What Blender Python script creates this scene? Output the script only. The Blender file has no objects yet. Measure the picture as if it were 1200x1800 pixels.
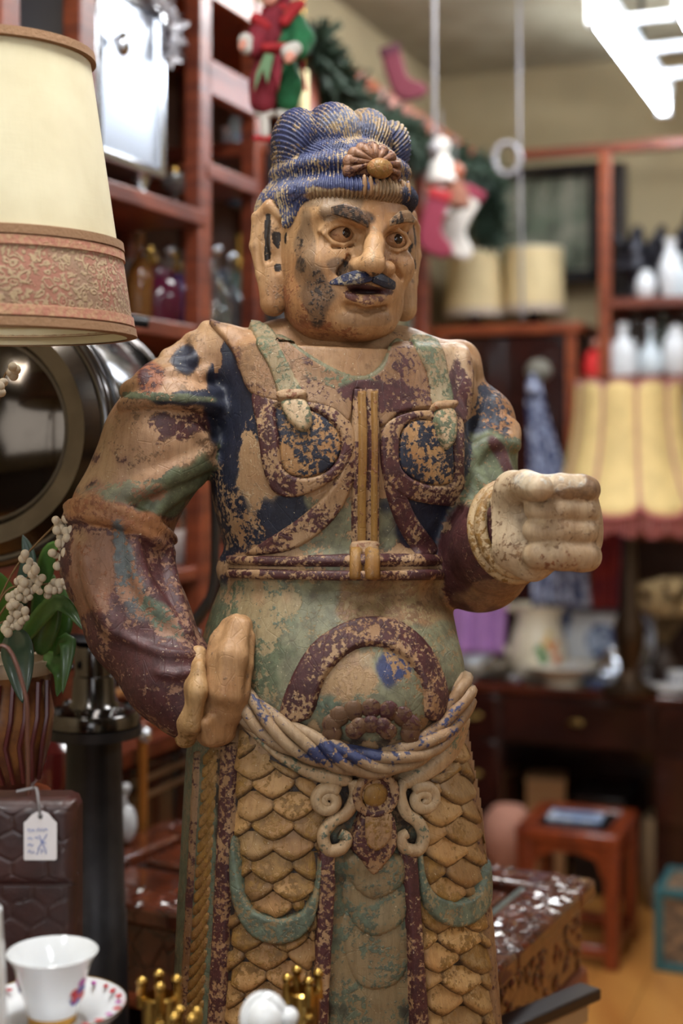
import bpy, math, random
import numpy as np
from mathutils import Vector, Matrix
from mathutils.bvhtree import BVHTree
random.seed(7); rng = np.random.default_rng(7)
SC = bpy.context.scene; COL = SC.collection
PI = math.pi
# ------------------------------------------------------------------ camera
FP = 2500.0; HY = 780.0; CZ = 1.6          # focal length in px, horizon row, eye height
cam = bpy.data.cameras.new('camera'); co = bpy.data.objects.new('camera', cam); COL.objects.link(co)
co.location = (0, 0, CZ); co.rotation_euler = (PI/2, 0, 0)
cam.sensor_fit = 'VERTICAL'; cam.sensor_height = 36.0; cam.sensor_width = 24.0; cam.lens = 50.0
cam.shift_y = (HY-900)/1800.0
cam.clip_start = 0.05; cam.clip_end = 60
cam.dof.use_dof = True; cam.dof.focus_distance = 1.68; cam.dof.aperture_fstop = 2.3
SC.camera = co
# ------------------------------------------------------------------ world, exposure
w = bpy.data.worlds.new('world'); SC.world = w; w.use_nodes = True
w.node_tree.nodes['Background'].inputs[0].default_value = (.55, .6, .7, 1)
w.node_tree.nodes['Background'].inputs[1].default_value = .3
vs = SC.view_settings; vs.view_transform = 'Standard'; vs.look = 'None'; vs.gamma = 1; vs.exposure = 0.0
try: vs.use_curve_mapping = False
except Exception: pass
# room frame: C is the far left corner of the shop, V runs right along the back wall, U runs away from camera along the left wall
C0 = np.array([.408, 6.0]); TH = math.atan(.4)
VV = np.array([math.cos(TH), -math.sin(TH)]); UU = np.array([math.sin(TH), math.cos(TH)])
CEIL = 3.14
def RM(a, b, z=0.0):
    p = C0 + a*VV - b*UU
    return np.array([p[0], p[1], z])
RZ = -TH     # z rotation that lines an object's x axis up with the back wall
def light(name, loc, size, power, col=(1, 1, 1), rot=(0, 0, 0)):
    l = bpy.data.lights.new(name, 'AREA'); l.shape = 'RECTANGLE'; l.size, l.size_y = size; l.energy = power; l.color = col
    o = bpy.data.objects.new(name, l); COL.objects.link(o); o.location = loc; o.rotation_euler = rot
    return o
# fluorescent battens over the shop floor: (a, b, power); the first one is the fixture in view, the rest are unseen, the fourth added to brighten the desk
FIX = [(1.12, .97, 9, .17), (1.25, 4.55, 27, 0), (3.5, 3.2, 18, 0), (.95, 2.1, 21, 0), (1.0, 7.0, 20, 0), (3.4, 7.3, 14, 0)]
LCOL = (1.0, .98, .93)
for i, (a, b, pw, dz) in enumerate(FIX[1:]):      # the fixture in view lights the room with its own tubes
    light('unseen_tube_light', RM(a, b, CEIL-.16-dz), (.28, 1.2), pw, LCOL, (0, 0, RZ))
# daylight from the shop window in the front wall behind the camera
light('window_daylight', RM(2.4, 9.3, 1.75), (3.2, 1.9), 45, (.86, .93, 1.0), (-PI/2, 0, RZ+PI))

# ------------------------------------------------------------------ helpers
def lin(c):
    r = []
    for x in c[:3]:
        x = x/255.0
        r.append(x/12.92 if x <= .04045 else ((x+.055)/1.055)**2.4)
    return tuple(r)
def at(px, py, d): return np.array([(px-600)/FP*d, d, CZ+(HY-py)/FP*d])
def pxof(P):
    P = np.asarray(P); return 600+P[..., 0]/P[..., 1]*FP, HY-(P[..., 2]-CZ)/P[..., 1]*FP
class NT:
    def __init__(s, name):
        s.m = bpy.data.materials.new(name); s.m.use_nodes = True; s.t = s.m.node_tree; s.b = s.t.nodes['Principled BSDF']
    def n(s, typ, **kw):
        nd = s.t.nodes.new(typ)
        for k, v in kw.items():
            if k in nd.inputs: nd.inputs[k].default_value = v
            else: setattr(nd, k, v)
        return nd
    def l(s, a, b): s.t.links.new(a, b)
    def math(s, op, a, b=None, c=None, clamp=False):
        nd = s.t.nodes.new('ShaderNodeMath'); nd.operation = op; nd.use_clamp = clamp
        for i, x in enumerate((a, b, c)):
            if x is None: continue
            if isinstance(x, (int, float)): nd.inputs[i].default_value = x
            else: s.l(x, nd.inputs[i])
        return nd.outputs[0]
    def mix(s, f, a, b, typ='MIX'):
        nd = s.t.nodes.new('ShaderNodeMix'); nd.data_type = 'RGBA'; nd.blend_type = typ
        for i, x in ((0, f), (6, a), (7, b)):
            if isinstance(x, (int, float)): nd.inputs[i].default_value = x
            elif isinstance(x, tuple): nd.inputs[i].default_value = (*x[:3], 1)
            else: s.l(x, nd.inputs[i])
        return nd.outputs[2]
    def sstep(s, x, lo, hi):
        nd = s.t.nodes.new('ShaderNodeMapRange'); nd.interpolation_type = 'SMOOTHSTEP'
        s.l(x, nd.inputs[0]) if not isinstance(x, (int, float)) else None
        for i, v in ((1, lo), (2, hi)):
            if isinstance(v, (int, float)): nd.inputs[i].default_value = v
            else: s.l(v, nd.inputs[i])
        return nd.outputs[0]
    def noise(s, scale, detail=4, rough=.6, vec=None, stretch=None):
        nd = s.n('ShaderNodeTexNoise', Scale=scale, Detail=detail, Roughness=rough)
        tc = vec if vec is not None else s.co(stretch)
        s.l(tc, nd.inputs['Vector']); return nd.outputs[0]
    def co(s, stretch=None):
        if not hasattr(s, '_tc'): s._tc = s.t.nodes.new('ShaderNodeTexCoord')
        o = s._tc.outputs['Object']
        if stretch is None: return o
        mp = s.n('ShaderNodeMapping'); mp.inputs['Scale'].default_value = stretch; s.l(o, mp.inputs[0]); return mp.outputs[0]
    def bump(s, h, strength=.3, dist=.002):
        nd = s.n('ShaderNodeBump', Strength=strength, Distance=dist); s.l(h, nd.inputs['Height']); s.l(nd.outputs[0], s.b.inputs['Normal'])
MATS = {}
def mat(name, col, rough=.5, metal=0.0, var=.0, vscale=8, stretch=None, col2=None, bump=0, bscale=40, spec=.5, trans=0, emit=None, estr=0, coat=0, sss=0):
    if name in MATS: return MATS[name]
    t = NT(name); b = t.b
    c = lin(col)
    b.inputs['Base Color'].default_value = (*c, 1); b.inputs['Roughness'].default_value = rough; b.inputs['Metallic'].default_value = metal
    b.inputs['Specular IOR Level'].default_value = spec
    if trans: b.inputs['Transmission Weight'].default_value = trans
    if coat: b.inputs['Coat Weight'].default_value = coat; b.inputs['Coat Roughness'].default_value = .1
    if emit: b.inputs['Emission Color'].default_value = (*lin(emit), 1); b.inputs['Emission Strength'].default_value = estr
    if col2 is not None or var:
        n = t.noise(vscale, 5, .6, stretch=stretch); f = t.sstep(n, .35, .65)
        c2 = lin(col2) if col2 is not None else tuple(x*(1-var) for x in c)
        t.l(t.mix(f, c, c2), b.inputs['Base Color'])
    if bump: t.bump(t.noise(bscale, 4, .6, stretch=stretch), bump, .003)
    MATS[name] = t.m; return t.m

class MB:
    def __init__(s): s.V = []; s.F = []; s.n = 0; s.A = []
    def add(s, V, F):
        V = np.asarray(V, float).reshape(-1, 3); s.V.append(V); o = s.n
        s.F += [[i+o for i in f] for f in F]; s.n += len(V); return s
    def box(s, c, d, R=None):
        x, y, z = np.asarray(d, float)/2
        V = np.array([[-x,-y,-z],[x,-y,-z],[x,y,-z],[-x,y,-z],[-x,-y,z],[x,-y,z],[x,y,z],[-x,y,z]])
        if R is not None: V = V@np.array(R).T
        return s.add(V+np.asarray(c), [[3,2,1,0],[4,5,6,7],[0,1,5,4],[1,2,6,5],[2,3,7,6],[3,0,4,7]])
    def beam(s, p, q, wd, ht, up=(0,0,1)):
        p = np.asarray(p,float); q = np.asarray(q,float); d = q-p; L = np.linalg.norm(d); d /= L
        sd = np.cross(d, up); sd /= np.linalg.norm(sd)+1e-9; u2 = np.cross(sd, d)
        return s.box((p+q)/2, (L, wd, ht), np.stack([d, sd, u2], 1))
    def tube(s, pts, r, n=8, closed=False, flat=1.0, cap=True):
        P = np.asarray(pts, float); m = len(P); r = np.broadcast_to(np.asarray(r, float), (m,))
        T = np.gradient(P, axis=0) if not closed else np.roll(P,-1,0)-np.roll(P,1,0)
        T /= np.linalg.norm(T, axis=1)[:,None]+1e-12
        up = np.array([0,0,1.0]) if abs(T[0][2]) < .9 else np.array([1.0,0,0])
        N = up-T[0]*(up@T[0]); N /= np.linalg.norm(N); V = []
        for i in range(m):
            N = N-T[i]*(N@T[i]); N /= np.linalg.norm(N)+1e-12; B = np.cross(T[i], N)
            for k in range(n):
                a = 2*PI*k/n; V.append(P[i]+r[i]*(math.cos(a)*N*flat+math.sin(a)*B))
        F = []
        for i in range(m if closed else m-1):
            j = (i+1) % m
            for k in range(n): F.append([i*n+k, i*n+(k+1)%n, j*n+(k+1)%n, j*n+k])
        if not closed and cap: F.append(list(range(n))[::-1]); F.append([(m-1)*n+k for k in range(n)])
        return s.add(V, F)
    def lathe(s, prof, c=(0,0,0), n=24, ax=None, wob=None, closed=False):
        V = []; F = []; m = len(prof)
        for (r, z) in prof:
            for k in range(n):
                a = 2*PI*k/n; rr = r*(wob(a, z) if wob else 1); V.append([rr*math.cos(a), rr*math.sin(a), z])
        for i in range(m if closed else m-1):
            j = (i+1) % m
            for k in range(n): F.append([i*n+k, i*n+(k+1)%n, j*n+(k+1)%n, j*n+k])
        if not closed:
            if prof[0][0] > 1e-5: F.append(list(range(n))[::-1])
            if prof[-1][0] > 1e-5: F.append([(m-1)*n+k for k in range(n)])
        V = np.array(V)
        if ax is not None: V = V@frame(ax).T
        return s.add(V+np.asarray(c), F)
    def shell(s, prof, t, c=(0,0,0), n=32, ax=None, wob=None):
        """open lathe surface with wall thickness t"""
        return s.lathe(list(prof)+[(max(r-t,.0005), z) for r, z in prof[::-1]], c, n, ax, wob, closed=True)
    def ball(s, c, r, n=14, m=9, R=None):
        r = np.broadcast_to(np.asarray(r,float),(3,)); V = [[0,0,-1]]; F = []
        for i in range(1, m):
            t = PI*i/m
            for k in range(n): a = 2*PI*k/n; V.append([math.sin(t)*math.cos(a), math.sin(t)*math.sin(a), -math.cos(t)])
        V.append([0,0,1]); q = len(V)-1
        for k in range(n): F.append([0, 1+(k+1)%n, 1+k]); F.append([q, q-n+k, q-n+(k+1)%n])
        for i in range(m-2):
            for k in range(n): F.append([1+i*n+k, 1+i*n+(k+1)%n, 1+(i+1)*n+(k+1)%n, 1+(i+1)*n+k])
        V = np.array(V)*r
        if R is not None: V = V@np.array(R).T
        return s.add(V+np.asarray(c), F)
    def prism(s, poly, h, o=(0,0,0), X=(1,0,0), Y=(0,0,1)):
        """flat polygon in the plane X,Y through o, extruded by h along X x Y"""
        X = np.array(X,float); Y = np.array(Y,float); N = np.cross(X,Y); m = len(poly); o = np.asarray(o,float)
        P = [o+a*X+b*Y for a,b in poly]
        return s.add([p-N*h/2 for p in P]+[p+N*h/2 for p in P], [list(range(m))[::-1], [m+i for i in range(m)]]+[[i,(i+1)%m,m+(i+1)%m,m+i] for i in range(m)])
    def grid(s, G):
        a, b = G.shape[:2]
        return s.add(G.reshape(-1,3), [[i*b+j,(i+1)*b+j,(i+1)*b+j+1,i*b+j+1] for i in range(a-1) for j in range(b-1)])
def frame(ax):
    z = np.asarray(ax,float); z = z/np.linalg.norm(z); t = np.array([0,0,1.0]) if abs(z[2])<.95 else np.array([1.0,0,0])
    x = np.cross(t,z); x /= np.linalg.norm(x); return np.stack([x, np.cross(z,x), z], 1)
def Rz(a): c, s_ = math.cos(a), math.sin(a); return np.array([[c,-s_,0],[s_,c,0],[0,0,1.0]])
def mesh_from(name, V, F, attrs=None, smooth=True, sharp=40):
    me = bpy.data.meshes.new(name); V = np.asarray(V, np.float32)
    if isinstance(F, np.ndarray):
        me.vertices.add(len(V)); me.vertices.foreach_set('co', V.ravel())
        k = F.shape[1]; me.loops.add(F.size); me.loops.foreach_set('vertex_index', F.astype(np.int32).ravel())
        me.polygons.add(len(F)); me.polygons.foreach_set('loop_start', np.arange(0, F.size, k, dtype=np.int32))
        me.update(calc_edges=True)
    else:
        me.from_pydata([tuple(map(float,v)) for v in V], [], F)
    for k, A in (attrs or {}).items():
        at_ = me.attributes.new(k, 'FLOAT_COLOR', 'POINT'); at_.data.foreach_set('color', np.asarray(A, np.float32).ravel())
    if smooth:
        me.shade_smooth()
        if sharp: me.set_sharp_from_angle(angle=math.radians(sharp))
    return me
def new(name, me, m, parent=None):
    o = bpy.data.objects.new(name, me); COL.objects.link(o)
    if m is not None: me.materials.append(m)
    if parent is not None: o.parent = parent
    return o
def tag(o, label=None, cat=None, group=None, kind=None):
    for k, v in (('label',label),('category',cat),('group',group),('kind',kind)):
        if v: o[k] = v
    return o
def thing(name, label, cat, loc=(0,0,0), rz=0, group=None):
    o = bpy.data.objects.new(name, None); COL.objects.link(o); o.empty_display_size = .05
    o.location = tuple(map(float,loc)); o.rotation_euler = (0,0,rz); return tag(o, label, cat, group)
def bevel(o, wd, seg=2):
    if wd: 
        md = o.modifiers.new('bevel','BEVEL'); md.width = wd; md.segments = seg; md.limit_method = 'ANGLE'
    return o
def part(root, name, mb, m, bev=0, label=None, world=False, smooth=True, sharp=40, attrs=None):
    V = np.concatenate(mb.V); r = root
    if world:
        while r.parent is not None: r = r.parent
        V = (V-np.array(r.location))@Rz(r.rotation_euler[2])
    o = new(name, mesh_from(name, V, mb.F, attrs, smooth, sharp), m, root); bevel(o, bev)
    if label: o['label'] = label
    return o
def solo(name, mb, m, label, cat, bev=0, group=None, kind=None, smooth=True, sharp=40, base=None):
    """a thing that is one mesh; its origin is set at the middle of its base"""
    V = np.concatenate(mb.V); b = np.array([V[:,0].mean(), V[:,1].mean(), V[:,2].min()]) if base is None else np.asarray(base)
    o = new(name, mesh_from(name, V-b, mb.F, None, smooth, sharp), m); o.location = tuple(map(float, b)); bevel(o, bev)
    return tag(o, label, cat, group, kind)
def copy_tree(o, parent=None):
    c = o.copy(); COL.objects.link(c)
    if parent is not None: c.parent = parent
    for ch in list(o.children): copy_tree(ch, c)
    return c
def spline(P, n=8, closed=False):
    P = np.asarray(P, float); m = len(P); out = []
    for i in range(m if closed else m-1):
        if closed: p = [P[(i+k-1) % m] for k in range(4)]
        else: p = [P[max(i-1,0)], P[i], P[i+1], P[min(i+2,m-1)]]
        for t in np.arange(n)/n:
            out.append(.5*((2*p[1])+(-p[0]+p[2])*t+(2*p[0]-5*p[1]+4*p[2]-p[3])*t*t+(-p[0]+3*p[1]-3*p[2]+p[3])*t**3))
    if not closed: out.append(P[-1])
    return np.array(out)
# ------------------------------------------------------------------ implicit surfaces (for the carved statue)
def smin(a, b, k):
    if k <= 0: return np.minimum(a, b)
    h = np.clip(.5+.5*(b-a)/k, 0, 1); return b+(a-b)*h-k*h*(1-h)
class Field:
    def __init__(s, lo, hi, h):
        s.h = h; s.lo = np.asarray(lo, float); n = np.ceil((np.asarray(hi)-s.lo)/h).astype(int)+1
        s.ax = [(s.lo[i]+h*np.arange(n[i])).astype(np.float32) for i in range(3)]
        s.F = np.full(n, .5, np.float32)
    def put(s, fn, lo, hi, k=0, op='u'):
        sl = []
        for i in range(3):
            m = k+4*s.h; a = max(int((lo[i]-m-s.lo[i])/s.h), 0); b = min(int((hi[i]+m-s.lo[i])/s.h)+2, len(s.ax[i]))
            if b <= a: return s
            sl.append(slice(a, b))
        x = s.ax[0][sl[0]][:,None,None]; y = s.ax[1][sl[1]][None,:,None]; z = s.ax[2][sl[2]][None,None,:]
        d = fn(x, y, z); G = s.F[tuple(sl)]
        s.F[tuple(sl)] = smin(G, d, k) if op == 'u' else -smin(-G, d, k) if op == 'sub' else -smin(-G, -d, k)
        return s
    def ell(s, c, r, k=0, op='u', R=None):
        r = np.broadcast_to(np.asarray(r, float), (3,)); M = r.max(); c = np.asarray(c, float)
        return s.put(lambda x,y,z: f_ell(x,y,z,c,r,R), c-M, c+M, k, op)
    def cap(s, a, b, ra, rb=None, k=0, op='u'):
        rb = ra if rb is None else rb; a = np.asarray(a,float); b = np.asarray(b,float); M = max(ra,rb)
        return s.put(lambda x,y,z: f_cap(x,y,z,a,b,ra,rb), np.minimum(a,b)-M, np.maximum(a,b)+M, k, op)
    def chain(s, pts, r, k=0, op='u'):
        r = np.broadcast_to(np.asarray(r,float), (len(pts),))
        for i in range(len(pts)-1): s.cap(pts[i], pts[i+1], r[i], r[i+1], k, op)
        return s
    def mesh(s):
        F = s.F; S = F < 0; n = F.shape; cnt = np.zeros((n[0]-1,n[1]-1,n[2]-1), np.int8)
        for i in (0,1):
            for j in (0,1):
                for k in (0,1): cnt += S[i:n[0]-1+i, j:n[1]-1+j, k:n[2]-1+k]
        ci = np.argwhere((cnt>0)&(cnt<8)); idx = np.full(cnt.shape, -1, np.int32); idx[tuple(ci.T)] = np.arange(len(ci))
        acc = np.zeros((len(ci),3)); num = np.zeros(len(ci))
        for a in range(3):
            for j in (0,1):
                for k in (0,1):
                    o = [0,0,0]; o[(a+1)%3] = j; o[(a+2)%3] = k; o2 = list(o); o2[a] = 1
                    fa = F[tuple((ci+o).T)]; fb = F[tuple((ci+o2).T)]; m = (fa<0) != (fb<0)
                    t = np.where(m, fa/np.where(m, fa-fb, 1), 0)
                    p = np.tile(np.array(o, float), (len(ci),1)); p[:,a] = t; acc += p*m[:,None]; num += m
        V = s.lo+s.h*(ci+acc/num[:,None]); Q = []
        for a in range(3):
            A = S[tuple(slice(0,-1) if i==a else slice(None) for i in range(3))]; B = S[tuple(slice(1,None) if i==a else slice(None) for i in range(3))]
            e = np.argwhere(A != B); b_, c_ = (a+1)%3, (a+2)%3
            e = e[(e[:,b_]>0)&(e[:,c_]>0)&(e[:,b_]<n[b_]-1)&(e[:,c_]<n[c_]-1)]
            db = np.zeros(3,int); db[b_] = 1; dc = np.zeros(3,int); dc[c_] = 1
            q = np.stack([idx[tuple(x.T)] for x in (e-db-dc, e-dc, e, e-db)], 1)
            fl = ~A[tuple(e.T)]; q[fl] = q[fl][:, ::-1]; Q.append(q)
        return V, np.concatenate(Q)
def f_ell(x,y,z,c,r,R=None):
    x = x-c[0]; y = y-c[1]; z = z-c[2]
    if R is not None:
        R = np.asarray(R); x, y, z = R[0,0]*x+R[1,0]*y+R[2,0]*z, R[0,1]*x+R[1,1]*y+R[2,1]*z, R[0,2]*x+R[1,2]*y+R[2,2]*z
    k0 = np.sqrt((x/r[0])**2+(y/r[1])**2+(z/r[2])**2); k1 = np.sqrt((x/r[0]**2)**2+(y/r[1]**2)**2+(z/r[2]**2)**2)+1e-9
    return (k0*(k0-1)/k1).astype(np.float32)
def f_cap(x,y,z,a,b,ra,rb):
    d = b-a; L = d@d+1e-12; t = np.clip(((x-a[0])*d[0]+(y-a[1])*d[1]+(z-a[2])*d[2])/L, 0, 1)
    return (np.sqrt((x-a[0]-t*d[0])**2+(y-a[1]-t*d[1])**2+(z-a[2]-t*d[2])**2)-(ra+(rb-ra)*t)).astype(np.float32)
def smoothV(V, Q, it=1, lam=.5):
    for _ in range(it):
        A = np.zeros_like(V); n = np.zeros(len(V))
        for i in range(4):
            for j in ((i+1)%4, (i+3)%4):
                for c in range(3): A[:,c] += np.bincount(Q[:,i], V[Q[:,j],c], len(V))
                n += np.bincount(Q[:,i], minlength=len(V))
        V = V+lam*(A/n[:,None]-V)
    return V
# ================================================================== THE SHOP ROOM
def rbox(mb, a0, a1, b0, b1, z0, z1):
    """box given in room axes"""
    c = RM((a0+a1)/2, (b0+b1)/2, (z0+z1)/2); return mb.box(c, (abs(a1-a0), abs(b1-b0), abs(z1-z0)), Rz(RZ))
WA, WB = 4.8, 9.6
def struct(name, mb, m, **k): return solo(name, mb, m, None, None, kind='structure', **k)
plaster = mat('cream_plaster', (170,152,116), .85, var=.12, vscale=3, bump=.15)
ceilm = mat('stained_ceiling', (166,158,134), .9, col2=(140,130,106), vscale=2.2, bump=.2)
mb = MB(); rbox(mb, -.1, WA+.1, -.1, 0, 0, CEIL+.1); struct('wall_back', mb, plaster)
mb = MB(); rbox(mb, -.1, 0, 0, WB, 0, CEIL+.1); struct('wall_left', mb, plaster)
mb = MB(); rbox(mb, WA, WA+.1, 0, WB, 0, CEIL+.1); struct('wall_right', mb, plaster)
mb = MB(); rbox(mb, 0, .7, WB, WB+.1, 0, CEIL); rbox(mb, 4.1, WA, WB, WB+.1, 0, CEIL); rbox(mb, .7, 4.1, WB, WB+.1, 0, .75); rbox(mb, .7, 4.1, WB, WB+.1, 2.75, CEIL); struct('wall_front', mb, plaster)
mb = MB(); rbox(mb, 0, WA, 0, WB, CEIL, CEIL+.1); struct('ceiling', mb, ceilm)
t = NT('oak_boards'); n = t.noise(1, 5, .6, stretch=(7,1.2,7)); t.l(t.mix(t.sstep(n,.3,.7), lin((196,138,70)), lin((168,108,50))), t.b.inputs['Base Color']); t.b.inputs['Roughness'].default_value = .32
mb = MB(); rbox(mb, -.1, WA+.1, -.1, WB+.1, -.1, -.004)
fl = struct('floor', mb, mat('joint_dark', (52,34,20), .8))
fz = np.array(fl.location)
k = 0
for a in np.arange(0, WA-.01, .16):
    if 0: pass
    mb = MB(); rbox(mb, a+.001, min(a+.158,WA), .0, 6.2, -.004, .0015*((k*7)%3)/3); k += 1
    V = np.concatenate(mb.V)-fz; new('floorboard', mesh_from('floorboard', V, mb.F, None, False), t.m, fl)
# ================================================================== THE CARVED STATUE
TAN=(166,134,100); TAN2=(140,108,78); MAR=(78,42,42); NAVY=(36,39,54); GRN=(100,106,80); SAGE=(126,124,98); OCH=(146,108,54)
ORG=(142,90,58); BLU=(56,62,98); TEAL=(100,110,92); PALE=(182,156,122); DRK=(58,46,40); WHT=(200,192,176)
def statue_mat():
    t = NT('carved_painted_wood'); b = t.b
    def attr(n):
        a = t.n('ShaderNodeAttribute'); a.attribute_name = n; return a
    base, paint = attr('base'), attr('paint')
    n1 = t.noise(30, 7, .68); n2 = t.noise(190, 4, .6); n3 = t.noise(9, 5, .6); n4 = t.noise(1, 6, .65, stretch=(160,160,22)); n5 = t.noise(75, 6, .7)
    cmb = t.math('ADD', t.math('MULTIPLY', n1, .54), t.math('MULTIPLY', n2, .46))
    thr = t.math('MULTIPLY_ADD', paint.outputs['Alpha'], -.46, .73)
    m = t.sstep(cmb, t.math('SUBTRACT', thr, .03), t.math('ADD', thr, .03))
    # worn wood: pale and reddish patches, grain, grime stains, pale chips
    bs = t.mix(t.sstep(n3, .38, .66), base.outputs['Color'], t.mix(.75, base.outputs['Color'], (.70,.54,.42), 'MULTIPLY'))
    bs = t.mix(t.math('MULTIPLY', t.sstep(n4, .4, .68), .45), bs, t.mix(1., bs, (.55,.48,.42), 'MULTIPLY'))
    bs = t.mix(t.math('MULTIPLY', t.sstep(n5, .55, .72), .6), bs, t.mix(1., bs, (.42,.38,.36), 'MULTIPLY'))
    pt = t.mix(t.sstep(n5, .38, .62), paint.outputs['Color'], t.mix(1., paint.outputs['Color'], (.62,.6,.62), 'MULTIPLY'))
    c = t.mix(m, bs, pt)
    fl = t.noise(330, 3, .5); c = t.mix(t.math('MULTIPLY', t.sstep(fl, .69, .73), .65), c, lin((205,190,160)))
    t.l(c, b.inputs['Base Color'])
    t.l(t.math('MULTIPLY_ADD', n5, .35, .33), b.inputs['Roughness']); b.inputs['Specular IOR Level'].default_value = .42
    vo = t.n('ShaderNodeTexVoronoi', Scale=55.0); vo.feature = 'DISTANCE_TO_EDGE'; t.l(t.co((1,1,.45)), vo.inputs['Vector'])
    cr = t.math('MULTIPLY', t.sstep(vo.outputs['Distance'], 0, .03), .25)
    h = t.math('ADD', t.math('ADD', t.math('MULTIPLY', m, .5), t.math('MULTIPLY', n5, .9)), t.math('ADD', t.math('MULTIPLY', n4, .5), cr))
    t.bump(h, .5, .0022)
    return t.m
SM = statue_mat()
D0 = 1.8
def P3(px, py, dy=0.0): return at(px, py, D0+dy)
def px2m(r): return r*D0/FP
STAT = thing('guardian_statue', 'carved wooden warrior statue with worn blue hair, moustache and clenched fist', 'statue', (at(600, 780, D0)[0], D0, 0.0))
SO = np.array(STAT.location)
# --- torso and skirt: a loft of rounded sections
rows = np.array([[470,430,748,.08],[560,430,748,.085],[600,420,770,.088],[640,398,800,.098],[700,392,812,.108],[760,384,814,.118],[820,376,811,.122],[860,374,806,.121],[900,381,796,.117],[950,396,782,.113],[1000,402,773,.112],
 [1050,382,786,.124],[1100,364,797,.138],[1150,353,803,.147],[1200,350,806,.150],[1250,341,807,.148],[1300,333,814,.146],[1400,327,833,.148],[1500,322,848,.150],[1600,316,858,.152],[1700,312,868,.154],[1800,307,879,.156],[1950,300,892,.16],[2100,294,905,.165],[2300,288,918,.17]], float)
zz = np.linspace(CZ+(HY-2290)/FP*D0, CZ+(HY-500)/FP*D0, 500)
yy = HY-(zz-CZ)*FP/D0
def tab(c):
    v = np.interp(yy, rows[:,0], rows[:,c]); k = np.ones(17)/17; return np.convolve(np.pad(v, 8, 'edge'), k, 'valid')
tL = (tab(1)-600)/FP*D0; tR = (tab(2)-600)/FP*D0; tB = tab(3)
YAW = math.radians(16); CY, SY = math.cos(YAW), math.sin(YAW)
def f_torso(x, y, z):
    l = np.interp(z, zz, tL).astype(np.float32); r = np.interp(z, zz, tR).astype(np.float32); b = np.interp(z, zz, tB).astype(np.float32)
    cx = (l+r)/2; wd = (r-l)/2; a = np.sqrt(np.maximum(wd**2-(b*SY)**2, .001))/CY
    dx = x-cx; dy = y-D0-.005; u = dx*CY+dy*SY; v = dx*SY-dy*CY; p = 2.35
    q = (np.abs(u/a)**p+np.abs(v/b)**p)**(1/p); return ((q-1)*np.minimum(a,b)).astype(np.float32)
HB = .0032
ft = Field((at(170,900,D0)[0], D0-.25, .70), (at(940,900,D0)[0], D0+.22, 1.80), HB)
ft.put(f_torso, (-1,0,0), (1,3,3))
ft.put(lambda x,y,z: (z-(CZ+(HY-612)/FP*D0)+0*x+0*y).astype(np.float32), (-1,0,1.6), (1,3,3), .03, 'int') if False else None
# cut the loft above the shoulder line, then add shoulders
def f_top(x,y,z):
    zl = CZ+(HY-(618+ (x/D0*FP)*.03))/FP*D0; return (z-zl+0*y).astype(np.float32)
ft.F = np.maximum(ft.F, f_top(ft.ax[0][:,None,None], ft.ax[1][None,:,None], ft.ax[2][None,None,:]))
ft.chain([P3(398,634,-.02), P3(500,628,.0), P3(600,632,.0), P3(700,640,.015), P3(790,652,.045)], [.033,.042,.046,.042,.034], .03)
ft.chain([P3(364,578,-.02), P3(392,612,-.025), P3(425,640,-.015)], [.011,.026,.03], .02)          # raised collar points
ft.chain([P3(812,626,.045), P3(804,650,.04), P3(760,650,.03)], [.018,.026,.03], .02); ft.chain([P3(815,640,.0), P3(812,690,-.005), P3(802,728,-.015)], [.014,.016,.010], .015)
ft.ell(P3(540,785,-.085), (.055,.035,.052), .035); ft.ell(P3(745,800,-.045), (.05,.035,.052), .035)   # chest plates
ft.ell(P3(640,1190,-.085), (.115,.075,.095), .05)                                                       # belly
ft.ell(P3(654,1230,-.128), (.078,.05,.07), .012)                                                        # belly boss
ft.chain([P3(404,1000,-.03),P3(470,1003,-.08),P3(560,1006,-.11),P3(640,1007,-.118),P3(720,1006,-.085),P3(772,1003,-.03)], .016, .02, 'u')
# centre front of the skirt hollows between the tassets
ft.cap(P3(648,1560,-.165), P3(650,2000,-.185), .03, .036, .02, 'sub')
TV, TQ = ft.mesh(); TV = smoothV(TV, TQ, 2)
BV = BVHTree.FromPolygons(TV.tolist(), TQ.tolist())
CAMP = Vector((0,0,CZ))
def hit(px, py, bv=None):
    d = Vector((float((px-600)/FP), 1.0, float((HY-py)/FP))); d.normalize()
    h, n, i, t = (bv or BV).ray_cast(CAMP, d, 4.0)
    return (None, None) if h is None else (np.array(h), np.array(n))
# --- arms
fb = Field((at(60,900,D0)[0], D0-.30, .70), (at(1000,900,D0)[0], D0+.22, 1.80), HB)
def blit(dst, src):
    o = np.round((src.lo-dst.lo)/dst.h).astype(int); s = src.F.shape
    a = [slice(o[i], min(o[i]+s[i], dst.F.shape[i])) for i in range(3)]; b = tuple(slice(0, a[i].stop-a[i].start) for i in range(3))
    dst.F[tuple(a)] = src.F[b]
fb.lo = ft.lo - np.round((ft.lo-fb.lo)/HB)*HB
fb.ax = [(fb.lo[i]+HB*np.arange(fb.F.shape[i])).astype(np.float32) for i in range(3)]
blit(fb, ft)
fa = Field((0,0,0),(0.01,.01,.01),.01); fa.lo = fb.lo; fa.h = HB; fa.ax = fb.ax; fa.F = np.full(fb.F.shape, .5, np.float32)
def aL(pts, k=.03): fa.chain([P3(*p[:3]) for p in pts], [px2m(p[3]) for p in pts], k)
# bent arm on the left of the photo, hand on hip
aL([(352,640,-.015,48),(308,690,-.03,66)], .02)
aL([(306,715,-.03,86),(284,775,-.035,98),(222,890,-.04,86)], .01)
aL([(212,915,-.04,84),(204,985,-.05,90),(243,1095,-.08,84),(300,1190,-.115,72),(330,1235,-.125,60)], .02)
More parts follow.
